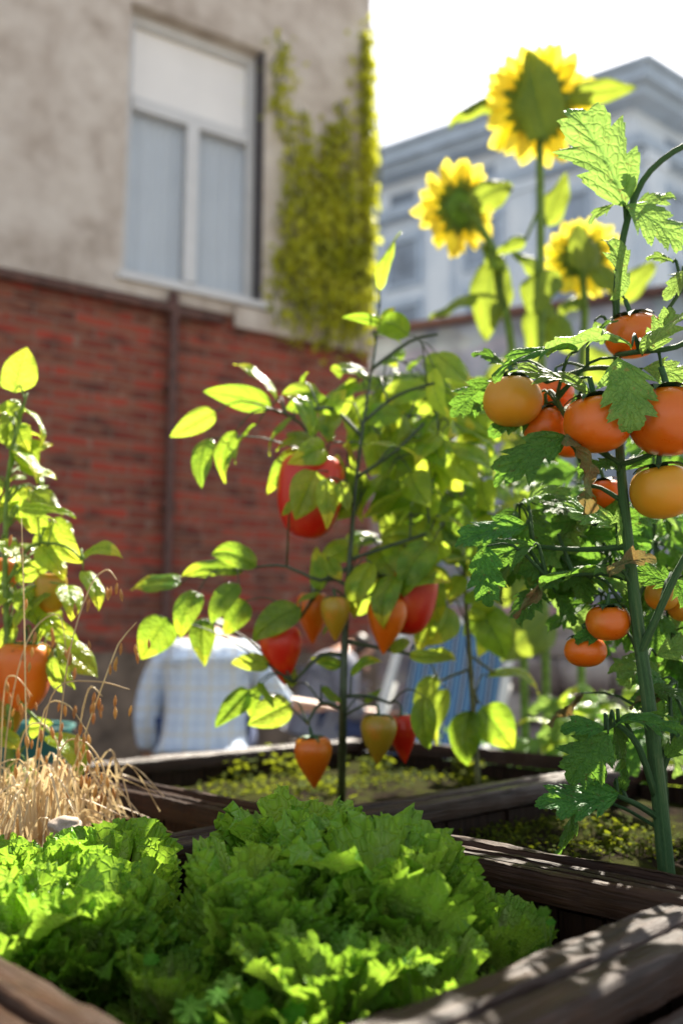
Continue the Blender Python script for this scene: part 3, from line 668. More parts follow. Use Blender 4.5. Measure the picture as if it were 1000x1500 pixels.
# ground cover
def little_leaf(fm, p, s, up=.8, lobes=0):
    a = U(0, 6.28); n = Vector((U(-.6, .6), U(-.6, .6), up)).normalized(); y = (Vector((math.cos(a), math.sin(a), 0))); y = (y-n*y.dot(n)).normalized(); x = y.cross(n)
    fm.add([p, p+(x*.4+y*.3)*s, p+(x*.38+y*.75)*s, p+y*s-n*.1*s, p+(-x*.38+y*.75)*s, p+(-x*.4+y*.3)*s], [(0, 1, 2, 3), (0, 3, 4, 5)], [(.5, 0), (1, .3), (.9, .7), (.5, 1), (.1, .7), (0, .3)])
def cover(label, spots, mat='moss_leaf'):
    fm = MB()
    for px, py, z, rad, n, s, h in spots:
        c = G(px, py, z)
        for _ in range(n):
            p = c+Vector((R.gauss(0, rad), R.gauss(0, rad*1.4), U(0.002, h)))
            little_leaf(fm, p, U(.6, 1.2)*s)
            if R.random() < .25: fm.tube([(p.x, p.y, z-.01), p], .0007, 4, smooth=1)
    o = link('ground_cover', fm.mesh('ground_cover'), M[mat]); tag(o, label, 'ground cover', None, 'stuff')
cover('low yellow green moss and seedlings on the soil under the tall pepper plant', [(x, y, .53, .05, 150, .010, .014) for x, y in ((370, 1150), (400, 1165), (540, 1150), (580, 1140), (330, 1160), (450, 1150), (640, 1140))]+[(350, 1140, .53, .03, 60, .022, .05), (430, 1135, .53, .04, 90, .022, .05), (545, 1135, .53, .03, 50, .02, .05), (480, 1160, .53, .04, 60, .022, .03), (400, 1120, .53, .05, 60, .024, .05)])
cover('yellow green clover like seedlings on the soil around the tomato stem', [(x, y, .53, .03, 110, .009, .02) for x, y in ((735, 1215), (900, 1225), (850, 1250), (760, 1240), (930, 1250), (700, 1220), (800, 1215), (980, 1240), (680, 1200))]+[(690, 1160, .53, .02, 120, .018, .075), (870, 1210, .53, .03, 60, .012, .03), (890, 1240, .53, .02, 40, .014, .04)])
cover('dark moss on the soil in front of the lettuces', [(x, y, .50, .03, 160, .007, .008) for x, y in ((120, 1440), (200, 1450), (240, 1480), (300, 1470), (60, 1400), (700, 1420))]+[(60, 1420, .5, .01, 10, .014, .02), (100, 1430, .5, .01, 10, .012, .015)], 'herb')
fm = MB()
for px, d in ((690, 3.1), (735, 3.0), (775, 2.95), (820, 2.9), (870, 2.8), (925, 2.75), (985, 2.7)):
    for _ in range(9):
        q = P(px+U(-25, 25), 1000, d+U(-.1, .15)); h = U(.45, .60); q.z = 0
        top = q+Vector((U(-.05, .05), U(-.05, .05), h)); fm.tube([q, q.lerp(top, .5)+Vector((U(-.02, .02), 0, 0)), top], .003, 4, smooth=2)
        for _ in range(26):
            f = R.random()**.5; little_leaf(fm, q.lerp(top, f)+Vector((R.gauss(0, .025), R.gauss(0, .025), 0)), U(.02, .05))
tag(link('weeds', fm.mesh('weeds'), M['herb']), 'low green weeds growing along the foot of the sunflower stems', 'weeds', None, 'stuff')
# ================================================================== LETTUCES
def lettuce_leaf_mb(L, spread, seed, cup, curl, frill=.085, nu=30, nv=54, plain=False):
    rr = random.Random(seed); cols = 2*nv+1; vs = []; uv = []; ph = [rr.uniform(0, 6.28) for _ in range(8)]
    # margin outline: lobes of several sizes, each ending in small pointed teeth
    out = [0.]*cols; j = 0
    while j < cols:
        wd = rr.randint(2, 4); h = rr.uniform(.3, 1.)
        for q in range(wd):
            if j+q < cols: out[j+q] = h*(q/(wd-1))**1.3
        j += wd
    lob = [rr.uniform(-.08, .06) for _ in range(12)]; k1 = rr.uniform(6, 8.5); k2 = rr.uniform(14, 19)
    for i in range(nu+1):
        u = i/nu
        for j in range(cols):
            v = (j-nv)/nv
            sm = min(1, max(0, (u-.12)/.5)); sm = sm*sm*(3-2*sm)
            e = max(u, abs(v)**2*min(1, u*1.6))**4*sm
            lv = (v+1)*5.5; a = int(min(lv, 10.999)); lo = lob[a]*(1-(lv-a))+lob[a+1]*(lv-a)
            r = L*u*(1-.26*v*v+lo*u*u)
            if not plain: r += L*.030*(out[j]-.5)*max(0, (u-.85)/.15)
            ang = v*spread*(.40+.60*min(1, u*1.5))
            if not plain: ang += (.04*(out[j]-.5))*max(0, (u-.8)/.2)*(1 if v > 0 else -1)
            s_ = v*2.2+(.9*(1-u)*(1 if v > 0 else -1)*abs(v)**4); z = 0
            if not plain:
                z = frill*L*e*(math.sin(k1*s_+ph[0]+u)+.60*math.sin(k2*s_+ph[1]-u*3)+.48*math.sin(39*s_+ph[2]+u*4))
                r += frill*L*.3*e*math.cos(k2*s_+ph[3])
            z += L*.030*noise.noise(Vector((v*4, u*3, seed*1.7)))*sm + L*.013*noise.noise(Vector((v*13, u*11, seed*1.7)))*sm
            z += L*.013*abs(math.sin(v*8+ph[5]+math.sin(u*3)*.3))*(1-e*.6)*sm - L*.035*math.exp(-(v/.07)**2)*(1-u)
            z += L*.006*abs(math.sin(v*23+ph[6]+u*2))*sm
            x = r*math.sin(ang); y = r*math.cos(ang)
            z += cup*x*x/L
            th = curl*(max(y, 0)/L)**1.5; yy = y*math.cos(th*.5)-z*math.sin(th); zz = y*math.sin(th*.5)+z*math.cos(th)
            vs.append((x, yy, zz)); uv.append(((v+1)/2, u))
    mb = MB(); mb.add(vs, [(i*cols+j, i*cols+j+1, (i+1)*cols+j+1, (i+1)*cols+j) for i in range(nu) for j in range(cols-1)], uv); return mb
LET = [lettuce_leaf_mb(1, U(.85, 1.1), 100+i, U(.3, .8), U(-.9, .35), U(.044, .064)).mesh('lettuce_leaf_mesh') for i in range(14)]
LETP = [lettuce_leaf_mb(1, 1.05, 130+i, 1.1, U(.2, .6), 0, 18, 18, True).mesh('lettuce_cup_mesh') for i in range(3)]
for m in LET+LETP: m.materials.append(M['lettuce'])
def lettuce(px, d, Rr, H, label, n=20, plain=0, seed=0, zs=.5, lean=0.):
    b = P(px, 1200, d); b = Vector((b.x, b.y, zs-.008))
    Rr *= .9; t = thing('lettuce', label, 'lettuce', b, 0, 'frilly green lettuces growing in the nearest bed')
    g = random.Random(seed)
    mb = MB(); mb.tube([b, b+Vector((0, 0, H*.4))], [.012, .004], 8, smooth=1); put('stalk', mb, M['stem_pale'], t)
    n = int(n*.82)
    for i in range(n):
        f = i/(n-1)                                    # 0 inner, 1 outer
        az = i*2.39996+g.uniform(-.25, .25); tilt = .12+1.12*f**1.0+g.uniform(-.12, .12)
        L = math.hypot(Rr, H)*(.84+.34*f)*g.uniform(.9, 1.12); L = min(L, H*1.2/max(.25, math.cos(tilt)*.95+.12), Rr*1.28/max(.2, math.sin(tilt)))
        y = Vector((math.sin(tilt)*math.cos(az), math.sin(tilt)*math.sin(az), math.cos(tilt)))
        z = Vector((-math.cos(tilt)*math.cos(az), -math.cos(tilt)*math.sin(az), math.sin(tilt))); x = y.cross(z)
        tw = g.uniform(-.35, .35); x, z = x*math.cos(tw)+z*math.sin(tw), z*math.cos(tw)-x*math.sin(tw)
        o = b+Vector((math.cos(az), math.sin(az), 0))*.012*f+Vector((0, 0, H*.10*(1-f)))
        Mx = Matrix.Translation(o)@Matrix((x*L*1.08, y*L, z*L)).transposed().to_4x4()
        link('leaf', g.choice(LET), None, t, Mx)
    for i in range(plain):
        az = -1.2+.6*i; tilt = .55; L = H*.8
        y = Vector((math.sin(tilt)*math.cos(az), math.sin(tilt)*math.sin(az), math.cos(tilt))); z = Vector((-math.cos(tilt)*math.cos(az), -math.cos(tilt)*math.sin(az), math.sin(tilt))); x = y.cross(z)
        link('leaf', LETP[i % 3], None, t, Matrix.Translation(b+y*.02)@Matrix((x*L, y*L, z*L)).transposed().to_4x4(), label='smooth rounded leaf')
    return t
lettuce(140, 1.00, .078, .120, 'round frilly lettuce in front of the dry grass, left of the big centre lettuces', 26, seed=1)
lettuce(14, .97, .080, .125, 'lettuce cut off by the left edge of the picture, nearest the left rail', 20, seed=2)
lettuce(172, 1.17, .052, .148, 'taller lettuce directly in front of the straw coloured grass, touching the bed corner', 24, seed=3)
lettuce(75, 1.13, .07, .135, 'lettuce directly below the pale stone and the dry grass stems', 18, seed=4)
lettuce(0, 1.15, .065, .135, 'bright yellow green lettuce at the far left below the dry grass stems', 16, seed=12)
lettuce(398, 1.00, .070, .150, 'big frilly lettuce in the middle of the bed, left of the largest one', 28, seed=5)
lettuce(555, 1.05, .078, .170, 'largest frilly lettuce, with smooth cupped leaves, right in front of the pepper stem', 30, plain=3, seed=6)
lettuce(450, 1.20, .078, .165, 'frilly lettuce standing tallest behind the middle one, below the orange pepper', 24, seed=7)
lettuce(268, .93, .05, .065, 'small low lettuce between the left and the middle heads', 16, seed=8)
lettuce(712, 1.05, .042, .105, 'small separate lettuce at the right end by the dark wooden side', 15, seed=9)
lettuce(470, .89, .075, .095, 'low lettuce nearest the camera in front of the middle head', 18, seed=10)
lettuce(610, .92, .055, .085, 'low dark lettuce squeezed between the largest head and the front beam', 14, seed=13)
lettuce(352, .86, .05, .055, 'little dark lettuce low at the bottom of the picture', 12, seed=11)
# small herb seedlings in the front of the bed
def round_leaf_mesh():
    mb = MB(); vs = [(0, 0, 0)]; n = 42; uv = [(.5, .5)]
    for ring in (.35, .7, 1.):
        for i in range(n):
            a = 2*math.pi*i/n; r = ring*(1+(.09*math.cos(7*a)+.03*math.cos(21*a))*ring); vs.append((r*math.cos(a), r*math.sin(a)+0, .10*math.cos(7*a)*ring-.12*ring*ring)); uv.append((.5+.5*math.cos(a)*ring, .5+.5*math.sin(a)*ring))
    fs = [(0, 1+i, 1+(i+1) % n) for i in range(n)]+[(1+r*n+i, 1+(r+1)*n+i, 1+(r+1)*n+(i+1) % n, 1+r*n+(i+1) % n) for r in (0, 1) for i in range(n)]
    mb.add(vs, fs, uv); m = mb.mesh('round_leaf_mesh'); m.materials.append(M['herb']); return m
RL = round_leaf_mesh()
def herb(leaves, d, label):
    b = P(sum(q[0] for q in leaves)/len(leaves), 1300, d); b.z = .495
    t = thing('seedling', label, 'seedling', b, 0, 'small seedlings with lobed round leaves')
    mb = MB()
    for px, py, r in leaves:
        c = P(px, py, d+U(-.01, .01)); s = r/F*d; n = (CAM-c).normalized()*.6+Vector((U(-.4, .4), 0, 1.)); n.normalize()
        x = n.orthogonal().normalized(); y = n.cross(x)
        mb.tube([b, b.lerp(c, .6)+Vector((0, 0, .01)), c], [.0009, .0008, .0006], 5, smooth=2)
        link('leaf', RL, None, t, Matrix.Translation(c)@Matrix((x*s, y*s, n*s)).transposed().to_4x4())
    put('stem', mb, M['stem_pale'], t)
herb([(279, 1477, 24), (312, 1492, 20), (335, 1444, 22), (352, 1484, 20)], .83, 'seedling with lobed round leaves at the bottom edge, left of centre')
herb([(186, 1372, 13), (222, 1404, 11)], .90, 'seedling on a thin stem in front of the left lettuce')
herb([(372, 1462, 18), (395, 1488, 20), (430, 1482, 17), (318, 1458, 15)], .82, 'seedling nestled under the front of the middle lettuce')
herb([(595, 1412, 13), (625, 1418, 13)], .86, 'pale seedling under the smooth leaves of the largest lettuce')
herb([(795, 1335, 10), (806, 1350, 7)], .95, 'tiny seedling right of the small separate lettuce')

# ================================================================== DRY GRASS
M['straw'] = leaf_mat('straw', (.62, .46, .24), (.85, .70, .42), (.9, .72, .38), .45, nveins=2, tmix=.25)
M['husk'] = leaf_mat('oat husk', (.50, .25, .07), (.66, .38, .12), (.8, .45, .12), .5, nveins=2, tmix=.35)
sp = MB(); vs = []; 
for i in range(7):
    u = i/6; r = .17*math.sin(math.pi*min(1, u*.92+.05))**.9
    for k_ in range(6): vs.append((r*math.cos(k_*math.pi/3), u, r*.8*math.sin(k_*math.pi/3)))
sp.add(vs, [(i*6+k_, i*6+(k_+1) % 6, (i+1)*6+(k_+1) % 6, (i+1)*6+k_) for i in range(6) for k_ in range(6)]); SPK = sp.mesh('spikelet_mesh'); SPK.materials.append(M['husk'])
def ribbon(mb, pts, w0, w1, tw=0):
    pts = [Vector(p) for p in pts]; q = []
    for i in range(len(pts)-1):
        p0 = pts[max(i-1, 0)]; p1 = pts[i]; p2 = pts[i+1]; p3 = pts[min(i+2, len(pts)-1)]
        for k in range(5):
            t = k/5; q.append(.5*((2*p1)+(p2-p0)*t+(2*p0-5*p1+4*p2-p3)*t*t+(3*p1-p0-3*p2+p3)*t**3))
    q.append(pts[-1]); vs = []; sd = Vector((U(-1, 1), U(-.6, .6), U(-.2, .2))).normalized()
    for i, p in enumerate(q):
        t = (q[min(i+1, len(q)-1)]-q[max(i-1, 0)]).normalized(); s = (sd-t*sd.dot(t)).normalized(); w_ = w0+(w1-w0)*i/len(q)
        vs += [p-s*w_, p+t.cross(s)*w_*.35, p+s*w_]
    mb.add(vs, [(3*i+a, 3*i+a+1, 3*i+a+4, 3*i+a+3) for i in range(len(q)-1) for a in (0, 1)], [(.5*(i % 3), (i//3)/len(q)) for i in range(len(vs))])
def oats(px, d, label, n_bl, stalks, seed):
    b = P(px, 1200, d); b.z = .50; t = thing('oat_plant', label, 'grass', b, 0, 'dry wild oats in the left bed')
    bl = MB()
    for _ in range(n_bl):
        o = b+Vector((R.gauss(0, .03), R.gauss(0, .04), 0)); a = U(0, 6.28); h = U(.05, .19); r = U(.03, .12); d_ = Vector((math.cos(a), math.sin(a), 0))
        pk = o+d_*r*.45+Vector((0, 0, h)); en = o+d_*r*U(1, 1.5)+Vector((0, 0, h*U(-.1, .85)))
        ribbon(bl, [o, o+d_*r*.12+Vector((0, 0, h*.55)), pk, en], U(.0022, .0048), .0005)
    lf = put('blades', bl, M['straw'], t, label='arching dry blades'); lf['kind'] = 'stuff'
    for pts, ns in stalks:
        pp = [b+Vector((U(-.02, .02), U(-.02, .02), 0))]+[P(x, y, d+dd) for x, y, dd in pts]
        sb_ = MB(); sb_.tube(pp, [.0016]+[.0012]*(len(pp)-2)+[.0005], 6, smooth=5); so_ = put('stalk', sb_, M['straw'], t)
        for i in range(ns):
            f = .35+.65*i/max(1, ns-1) if len(pp) > 2 else .5
            fi = f*(len(pp)-1); a = int(min(fi, len(pp)-2)); q = pp[a].lerp(pp[a+1], fi-a)
            hang = Vector((U(-.022, .022), U(-.02, .02), -U(.008, .03))); tip = q+hang
            y = (Vector((U(-.2, .2), 0, -1))).normalized(); x = y.orthogonal().normalized(); z = x.cross(y); L_ = U(.014, .022)
            link('spikelet', SPK, None, so_, Matrix.Translation(tip)@Matrix((x*L_, y*L_, z*L_)).transposed().to_4x4())
oats(58, 1.42, 'dry oat clump with its longest stalk leaning right before the brick wall', 170,
     [([(110, 1120, 0), (165, 965, 0), (180, 935, 0), (200, 912, 0)], 9), ([(95, 1000, 0), (128, 870, 0), (155, 835, .0), (172, 850, 0)], 10), ([(60, 1100, 0), (82, 1010, 0), (140, 998, 0), (190, 1010, 0)], 11),
      ([(40, 1100, 0), (36, 900, 0), (32, 760, 0)], 4), ([(85, 1110, 0), (120, 1085, 0), (150, 1120, 0), (156, 1165, 0)], 10), ([(110, 1140, 0), (130, 1100, 0), (150, 1150, 0)], 8), ([(60, 1060, 0), (95, 1030, 0), (130, 1075, 0)], 8)], 1)
oats(8, 1.5, 'dry oat clump at the far left edge with its blades arching over', 100,
     [([(10, 1080, 0), (40, 940, 0), (85, 900, 0), (98, 960, 0)], 10), ([(30, 1090, 0), (60, 1060, 0), (85, 1090, 0), (92, 1140, 0)], 9), ([(5, 1030, 0), (20, 990, 0), (48, 1020, 0)], 8)], 2)
oats(110, 1.55, 'low dry oat tuft close to the left bed side planks', 80, [([(115, 1100, 0), (130, 1010, 0), (150, 1020, 0)], 6)], 3)
sm_ = bmesh.new(); bmesh.ops.create_icosphere(sm_, subdivisions=4, radius=1)
for v in sm_.verts: v.co += v.co*noise.noise(v.co*1.4)*.35+v.co*noise.noise(v.co*5)*.05
me = bpy.data.meshes.new('stone'); sm_.to_mesh(me); sm_.free(); me.polygons.foreach_set('use_smooth', [True]*len(me.polygons))
q = P(98, 1212, 1.33)
st_ = link('stone', me, simple('pale pebble', (.36, .29, .23), .8, .15, 8), None, Matrix.Translation(q)@Matrix.Diagonal((.024, .02, .015, 1))); tag(st_, 'pale smooth stone among the dry grass roots in the left bed', 'stone')

# ================================================================== LEFT PEPPER PLANT
b = P(18, 1200, 1.62); b.z = .51
lp = thing('pepper_plant', 'yellowish sunlit pepper plant at the left edge with one large orange fruit', 'pepper plant', b)
pl = Plant(lp, M['stem_pale'], .0016); d = 1.62
pl.limb([b, P(14, 1000, d), P(8, 850, d), P(12, 700, d), P(28, 620, d), P(40, 575, d)], [.007, .006, .005, .004, .003, .002])
pl.limb([P(8, 860, d), P(45, 800, d), P(95, 800, d), P(120, 820, d-.02)], [.004, .003, .0025, .002]); pl.limb([P(12, 980, d), P(50, 950, d), P(95, 990, d)], [.004, .003, .002])
pl.limb([P(12, 1010, d), P(60, 1060, d-.03), P(85, 1085, d-.05)], [.003, .003, .002])
E1 = [((22, 575), (40, 508), 1.15), ((30, 590), (-8, 602), .7), ((15, 615), (12, 655), 1.0), ((36, 602), (60, 655), .6), ((10, 625), (22, 662), .9), ((28, 682), (84, 702), .8), ((14, 665), (36, 650), .9),
      ((8, 735), (48, 715), 1.), ((20, 730), (64, 770), .9), ((28, 745), (112, 758), .5), ((75, 765), (122, 825), .95), ((118, 822), (180, 818), .8), ((122, 838), (145, 896), .75), ((100, 858), (105, 910), 1.1),
      ((55, 760), (85, 770), .8), ((8, 745), (-15, 775), .9), ((85, 940), (143, 992), 1.), ((75, 935), (112, 940), .8), ((80, 965), (110, 1010), .7), ((78, 960), (92, 1015), .6), ((45, 1065), (80, 1058), 1.),
      ((70, 1080), (118, 1142), .85), ((40, 1120), (48, 1180), 1.1), ((30, 845), (80, 825), .9), ((10, 880), (48, 870), 1.), ((35, 900), (75, 870), .8), ((10, 840), (-10, 870), 1.), ((20, 915), (5, 960), .9), ((48, 890), (25, 930), 1.), ((60, 800), (95, 850), 1.), ((28, 800), (70, 805), .9), ((70, 900), (52, 970), .7), ((0, 700), (-20, 740), .9), ((2, 790), (30, 830), .9), ((-5, 1070), (30, 1100), .9), ((35, 860), (60, 920), .9), ((60, 905), (100, 925), .7)]
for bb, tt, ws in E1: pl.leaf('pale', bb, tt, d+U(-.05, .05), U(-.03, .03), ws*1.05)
for _ in range(24): 
    x = U(-10, 85); y = U(740, 930); pl.leaf('pale', (x, y), (x+U(-28, 45), y+U(5, 48)), d+U(0, .14), U(-.04, .04), U(.8, 1.2))
for _ in range(22):
    y = U(600, 760); x = 15+U(-12, 18)+(y-600)*.2; pl.leaf('pale', (x, y), (x+U(-30, 48), y+U(-10, 45)), d+U(-.03, .1), U(-.04, .04), U(.75, 1.1))
for a in (('bell', 'orange', 36, 985, 80, 1.0, (.06, .1)), ('bell', 'olive', 2, 1040, 66, 1.05, (.1, 0)), ('bell', 'orange', 0, 845, 50, 1., (0, 0)), ('bell', 'olive', 75, 865, 48, 1., (0, .1))):
    o, tp = fruit(lp, a[0], a[1], a[2], a[3], d+(0.02 if a[2] > 10 else .08), a[4], a[5], a[6]); pl.twig(tp, .0022)
pl.finish()

# ================================================================== CENTRE PEPPER PLANT
d = 1.84; b = G(500, 1172, .53)
cp = thing('pepper_plant', 'tall pepper plant behind the lettuce, hung with red, orange and olive fruits', 'pepper plant', b)
pl = Plant(cp, M['stem_dark'], .0017)
pl.limb([b, P(502, 1050, d), P(505, 930, d), P(512, 820, d), P(522, 700, d), P(535, 600, d), P(548, 520, d+.02), (P(556, 450, d+.02))], [.0095, .008, .007, .0055, .004, .003, .0025, .0016], n=12)
for pts in ([(512, 830), (470, 850), (420, 830), (380, 830), (330, 838)], [(518, 740), (490, 690), (440, 620), (400, 600)], [(522, 700), (580, 660), (620, 620)], [(530, 620), (580, 580), (640, 560)], [(512, 820), (570, 800), (630, 780)],
            [(505, 960), (470, 960), (430, 1000)], [(506, 940), (560, 950), (610, 960)], [(504, 1020), (540, 1020), (570, 1030)], [(504, 1040), (470, 1030), (450, 1060)], [(545, 540), (600, 500), (640, 490)], [(530, 640), (490, 600), (460, 600)], [(512, 860), (480, 850), (440, 905)]):
    pl.limb([P(x, y, d+i*U(-.02, .02)) for i, (x, y) in enumerate(pts)], [.0042-.0006*i for i in range(len(pts))], n=8)
LL = [((405, 585), (342, 534), .6), ((398, 594), (298, 573), .62), ((315, 603), (249, 640), .6), ((308, 642), (296, 716), .65), ((345, 632), (330, 708), .85), ((376, 622), (345, 680), .5), ((455, 640), (415, 578), .9), ((432, 612), (395, 668), .9),
      ((436, 658), (392, 724), .6), ((480, 615), (508, 570), .9), ((440, 690), (434, 762), .85), ((505, 690), (468, 755), 1.), ((490, 640), (460, 625), .9), ((420, 640), (455, 650), .7), ((440, 560), (452, 545), .8),
      ((265, 855), (192, 864), .75), ((355, 838), (265, 845), .5), ((375, 830), (310, 812), .8), ((290, 868), (265, 935), .85), ((350, 855), (310, 915), .85), ((298, 905), (300, 976), .9), ((245, 905), (207, 966), 1.05), ((360, 880), (328, 930), .9),
      ((440, 890), (370, 940), .95), ((395, 975), (338, 972), .8), ((365, 1010), (316, 1066), .75), ((380, 1005), (368, 1050), .8), ((425, 1030), (362, 1062), .9), ((378, 1000), (400, 1040), .8),
      ((468, 865), (464, 800), .55), ((470, 870), (430, 895), .8), ((480, 820), (500, 850), .9), ((545, 825), (520, 905), .9), ((580, 845), (562, 922), .8), ((572, 955), (600, 940), .8), ((600, 960), (665, 965), .5),
      ((620, 1020), (628, 1098), .8), ((556, 425), (588, 340), .62), ((560, 475), (500, 465), .4), ((560, 470), (578, 450), 1.), ((545, 490), (588, 505), .8), ((500, 545), (484, 540), .9), ((430, 1005), (400, 960), .8), ((500, 975), (455, 965), .6), ((515, 990), (560, 970), .6), ((535, 1030), (560, 1010), .9), ((470, 1010), (500, 1030), .8)]
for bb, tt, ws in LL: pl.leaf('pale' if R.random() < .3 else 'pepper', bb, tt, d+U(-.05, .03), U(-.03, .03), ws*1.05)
for bb, tt, ws in (((462, 690), (432, 762), .95), ((480, 700), (478, 775), .9), ((500, 705), (508, 750), .9), ((425, 735), (412, 755), .8)): pl.leaf('pale', bb, tt, d-.13, 0, ws)
for px, py, n in ((560, 560, 5), (600, 610, 5), (640, 650, 4), (540, 620, 5), (585, 670, 5), (630, 710, 4), (550, 715, 5), (600, 755, 5), (650, 770, 3), (545, 790, 4), (590, 530, 4), (645, 570, 4), (505, 650, 4), (520, 700, 4), (530, 550, 4), (660, 620, 3), (600, 815, 4), (500, 590, 3), (540, 850, 3), (615, 500, 3)):
    pl.cluster(['pepper', 'pale', 'pale'], px, py, d+U(-.06, .18), n, .108, .6, rb=.0017)
for px, py, n in ((590, 560, 5), (640, 600, 5), (680, 640, 5), (620, 660, 5), (660, 700, 5), (600, 720, 5), (560, 600, 5), (640, 760, 5), (580, 790, 4), (690, 740, 4), (700, 590, 4), (560, 670, 5)):
    pl.cluster(['pepper', 'pepper', 'pale'], px, py, d+U(.12, .38), n, .100, .6, rb=.0017)
for sh, c, x, y, wd, hs, tl, dd in (('bell', 'red', 455, 722, 100, 1.02, (.1, .05), -.02), ('heart', 'red', 412, 948, 60, .95, (-.1, 0), 0), ('heart', 'olive', 491, 897, 42, 1.05, (0, .05), -.06), ('heart', 'orange', 458, 895, 46, 1.1, (0, 0), .1), ('bell', 'red', 600, 875, 76, 1.05, (.12, 0), .02),
                                    ('heart', 'orange', 566, 905, 56, 1., (.1, 0), -.03), ('heart', 'orange', 458, 1106, 52, .95, (-.05, .1), -.05), ('heart', 'olive', 554, 1073, 50, .95, (.05, 0), -.04), ('heart', 'red', 589, 1072, 42, 1.1, (-.08, 0), .03), ('bell', 'red', 580, 830, 40, 1., (0, 0), .08)):
    o, tp = fruit(cp, sh, c, x, y, d+dd, wd, hs, tl); pl.twig(tp, .0024, sag=.008)
pl.finish()
# unripe buds and blossom near the lower fruits
# ================================================================== RIGHT PEPPER PLANT behind the tomato
d = 2.05; b = G(700, 1128, .53)
b = P(700, 1100, 2.05); b.z = .52
rp = thing('pepper_plant', 'slender leafy pepper plant without fruit, between the red pepper and the tomato vines', 'pepper plant', b)
pl = Plant(rp, M['stem_brown'], .0017)
pl.limb([b, P(690, 1000, d), P(680, 850, d), P(672, 700, d), P(660, 600, d)], [.007, .006, .005, .0035, .002])
pl.limb([P(688, 980, d), P(640, 1000, d), P(630, 1020, d)], [.003]*3); pl.limb([P(688, 960, d), P(730, 990, d)], [.003]*2); pl.limb([P(690, 1000, d), P(700, 1030, d)], [.003]*2); 
for bb, tt, ws in [((655, 1010), (640, 1092), .8), ((690, 1040), (684, 1122), .95), ((705, 1035), (752, 1096), .95), ((715, 992), (788, 1018), .6), ((640, 990), (610, 1050), .7), ((700, 890), (740, 965), .9), ((620, 960), (668, 968), .5)]:
    pl.leaf('pale' if ws < .9 else 'pepper', bb, tt, d, 0, ws*1.2)
for px, py, n in ((660, 640, 6), (700, 690, 6), (650, 720, 5), (700, 760, 6), (640, 800, 5), (690, 820, 5), (740, 720, 5), (720, 640, 5), (740, 780, 5), (670, 560, 4), (740, 880, 4), (660, 880, 4)):
    pl.cluster(['pale', 'pepper', 'pale'], px, py, d+U(-.1, .2), n, .10, .5, rb=.0018)
pl.finish()
# ================================================================== SUNFLOWERS
def sunflower(label, foot, path, head, rad, face, leaves, d, petn=32, hide=None):
    b = P(foot[0], 1100, d); b.z = 0
    t = thing('sunflower', label, 'sunflower', b, 0, 'sunflowers turned away towards the light')
    mb = MB(); hc = P(head[0], head[1], d); f = Vector(face).normalized()
    pts = [b]+[P(x, y, d) for x, y in path]+[hc-f*.06+Vector((0, 0, -.02)), hc-f*.01]
    mb.tube(pts, [.014]*(len(pts)-2)+[.012, .016], 10)
    x = f.orthogonal().normalized(); x = Vector((0, 0, 1)).cross(f).normalized(); y = f.cross(x)
    r = rad/F*d
    hb_ = MB(); n = 28; prof = [(.02, -.16), (.16, -.14), (.33, -.07), (.44, .0), (.48, .06), (.44, .10), (.25, .13), (.01, .135)]; vs = []
    for q_, z_ in prof:
        for k_ in range(n):
            a = 2*math.pi*k_/n; vs.append((q_*math.cos(a), q_*math.sin(a), z_))
    hb_.add(vs, [(i*n+k_, i*n+(k_+1) % n, (i+1)*n+(k_+1) % n, (i+1)*n+k_) for i in range(len(prof)-1) for k_ in range(n)], [(.5, .5)]*len(vs), 0)
    hm = hb_.mesh('flower_head'); HM = Matrix.Translation(hc)@Matrix((x*r, y*r, f*r)).transposed().to_4x4()
    h = link('flower_head', hm, M['sunflower_leaf'], t, HM)
    def rad_leaf(kind, nm, i, n_, r0, L, zz, tilt, ws):
        a = 2*math.pi*(i+U(-.3, .3))/n_; dr = x*math.cos(a)+y*math.sin(a); bs = hc+dr*r*r0+f*r*zz
        yv = (dr*math.cos(tilt)+f*math.sin(tilt)).normalized(); zv = (f-yv*f.dot(yv)).normalized(); xv = yv.cross(zv); L = L*r*U(.85, 1.15)
        link(nm, R.choice(LM[kind]), None, h, Matrix.Translation(bs)@Matrix((xv*L*ws, yv*L, zv*L)).transposed().to_4x4())
    for i in range(petn): rad_leaf('petal', 'petal', i, petn, .40, .64, .05+.05*(i % 2), U(-.45, .35), 1.5)
    for i in range(18): rad_leaf('bract', 'bract', i, 18, .30, .38, -.04, U(-.3, .15), 1.1)
    for bb, tt, ws, dd in leaves:
        B = P(*bb, d+dd); mb.tube([min(pts, key=lambda p: (p-B).length), B], .006, 6, smooth=1)
        place_leaf(t, 'sunflower', B, P(*tt, d+dd+U(-.08, .08)), None, ws*.62)
    put('stem', mb, M['stem_pale'], t)
d = 3.0
sunflower('tallest sunflower seen from behind, its head against the bright sky', (799, 1090), [(797, 900), (795, 700), (792, 450), (791, 300), (790, 215)], (789, 155), 88, (.05, .8, .42),
          [((835, 140), (930, 128), .6, -.1), ((800, 200), (775, 75), .9, -.12), ((745, 150), (660, 190), .5, .1), ((792, 400), (748, 372), 1., -.05), ((800, 395), (780, 465), 1.35, -.06), ((792, 440), (790, 530), .9, .1), ((770, 350), (730, 375), .9, 0), ((800, 330), (830, 255), .8, .1), ((800, 470), (840, 520), .9, .05), ((795, 640), (730, 720), 1.1, .1), ((800, 900), (735, 968), 1.2, -.1), ((795, 760), (850, 850), 1.2, .15), ((790, 840), (720, 850), 1., .1)], d)
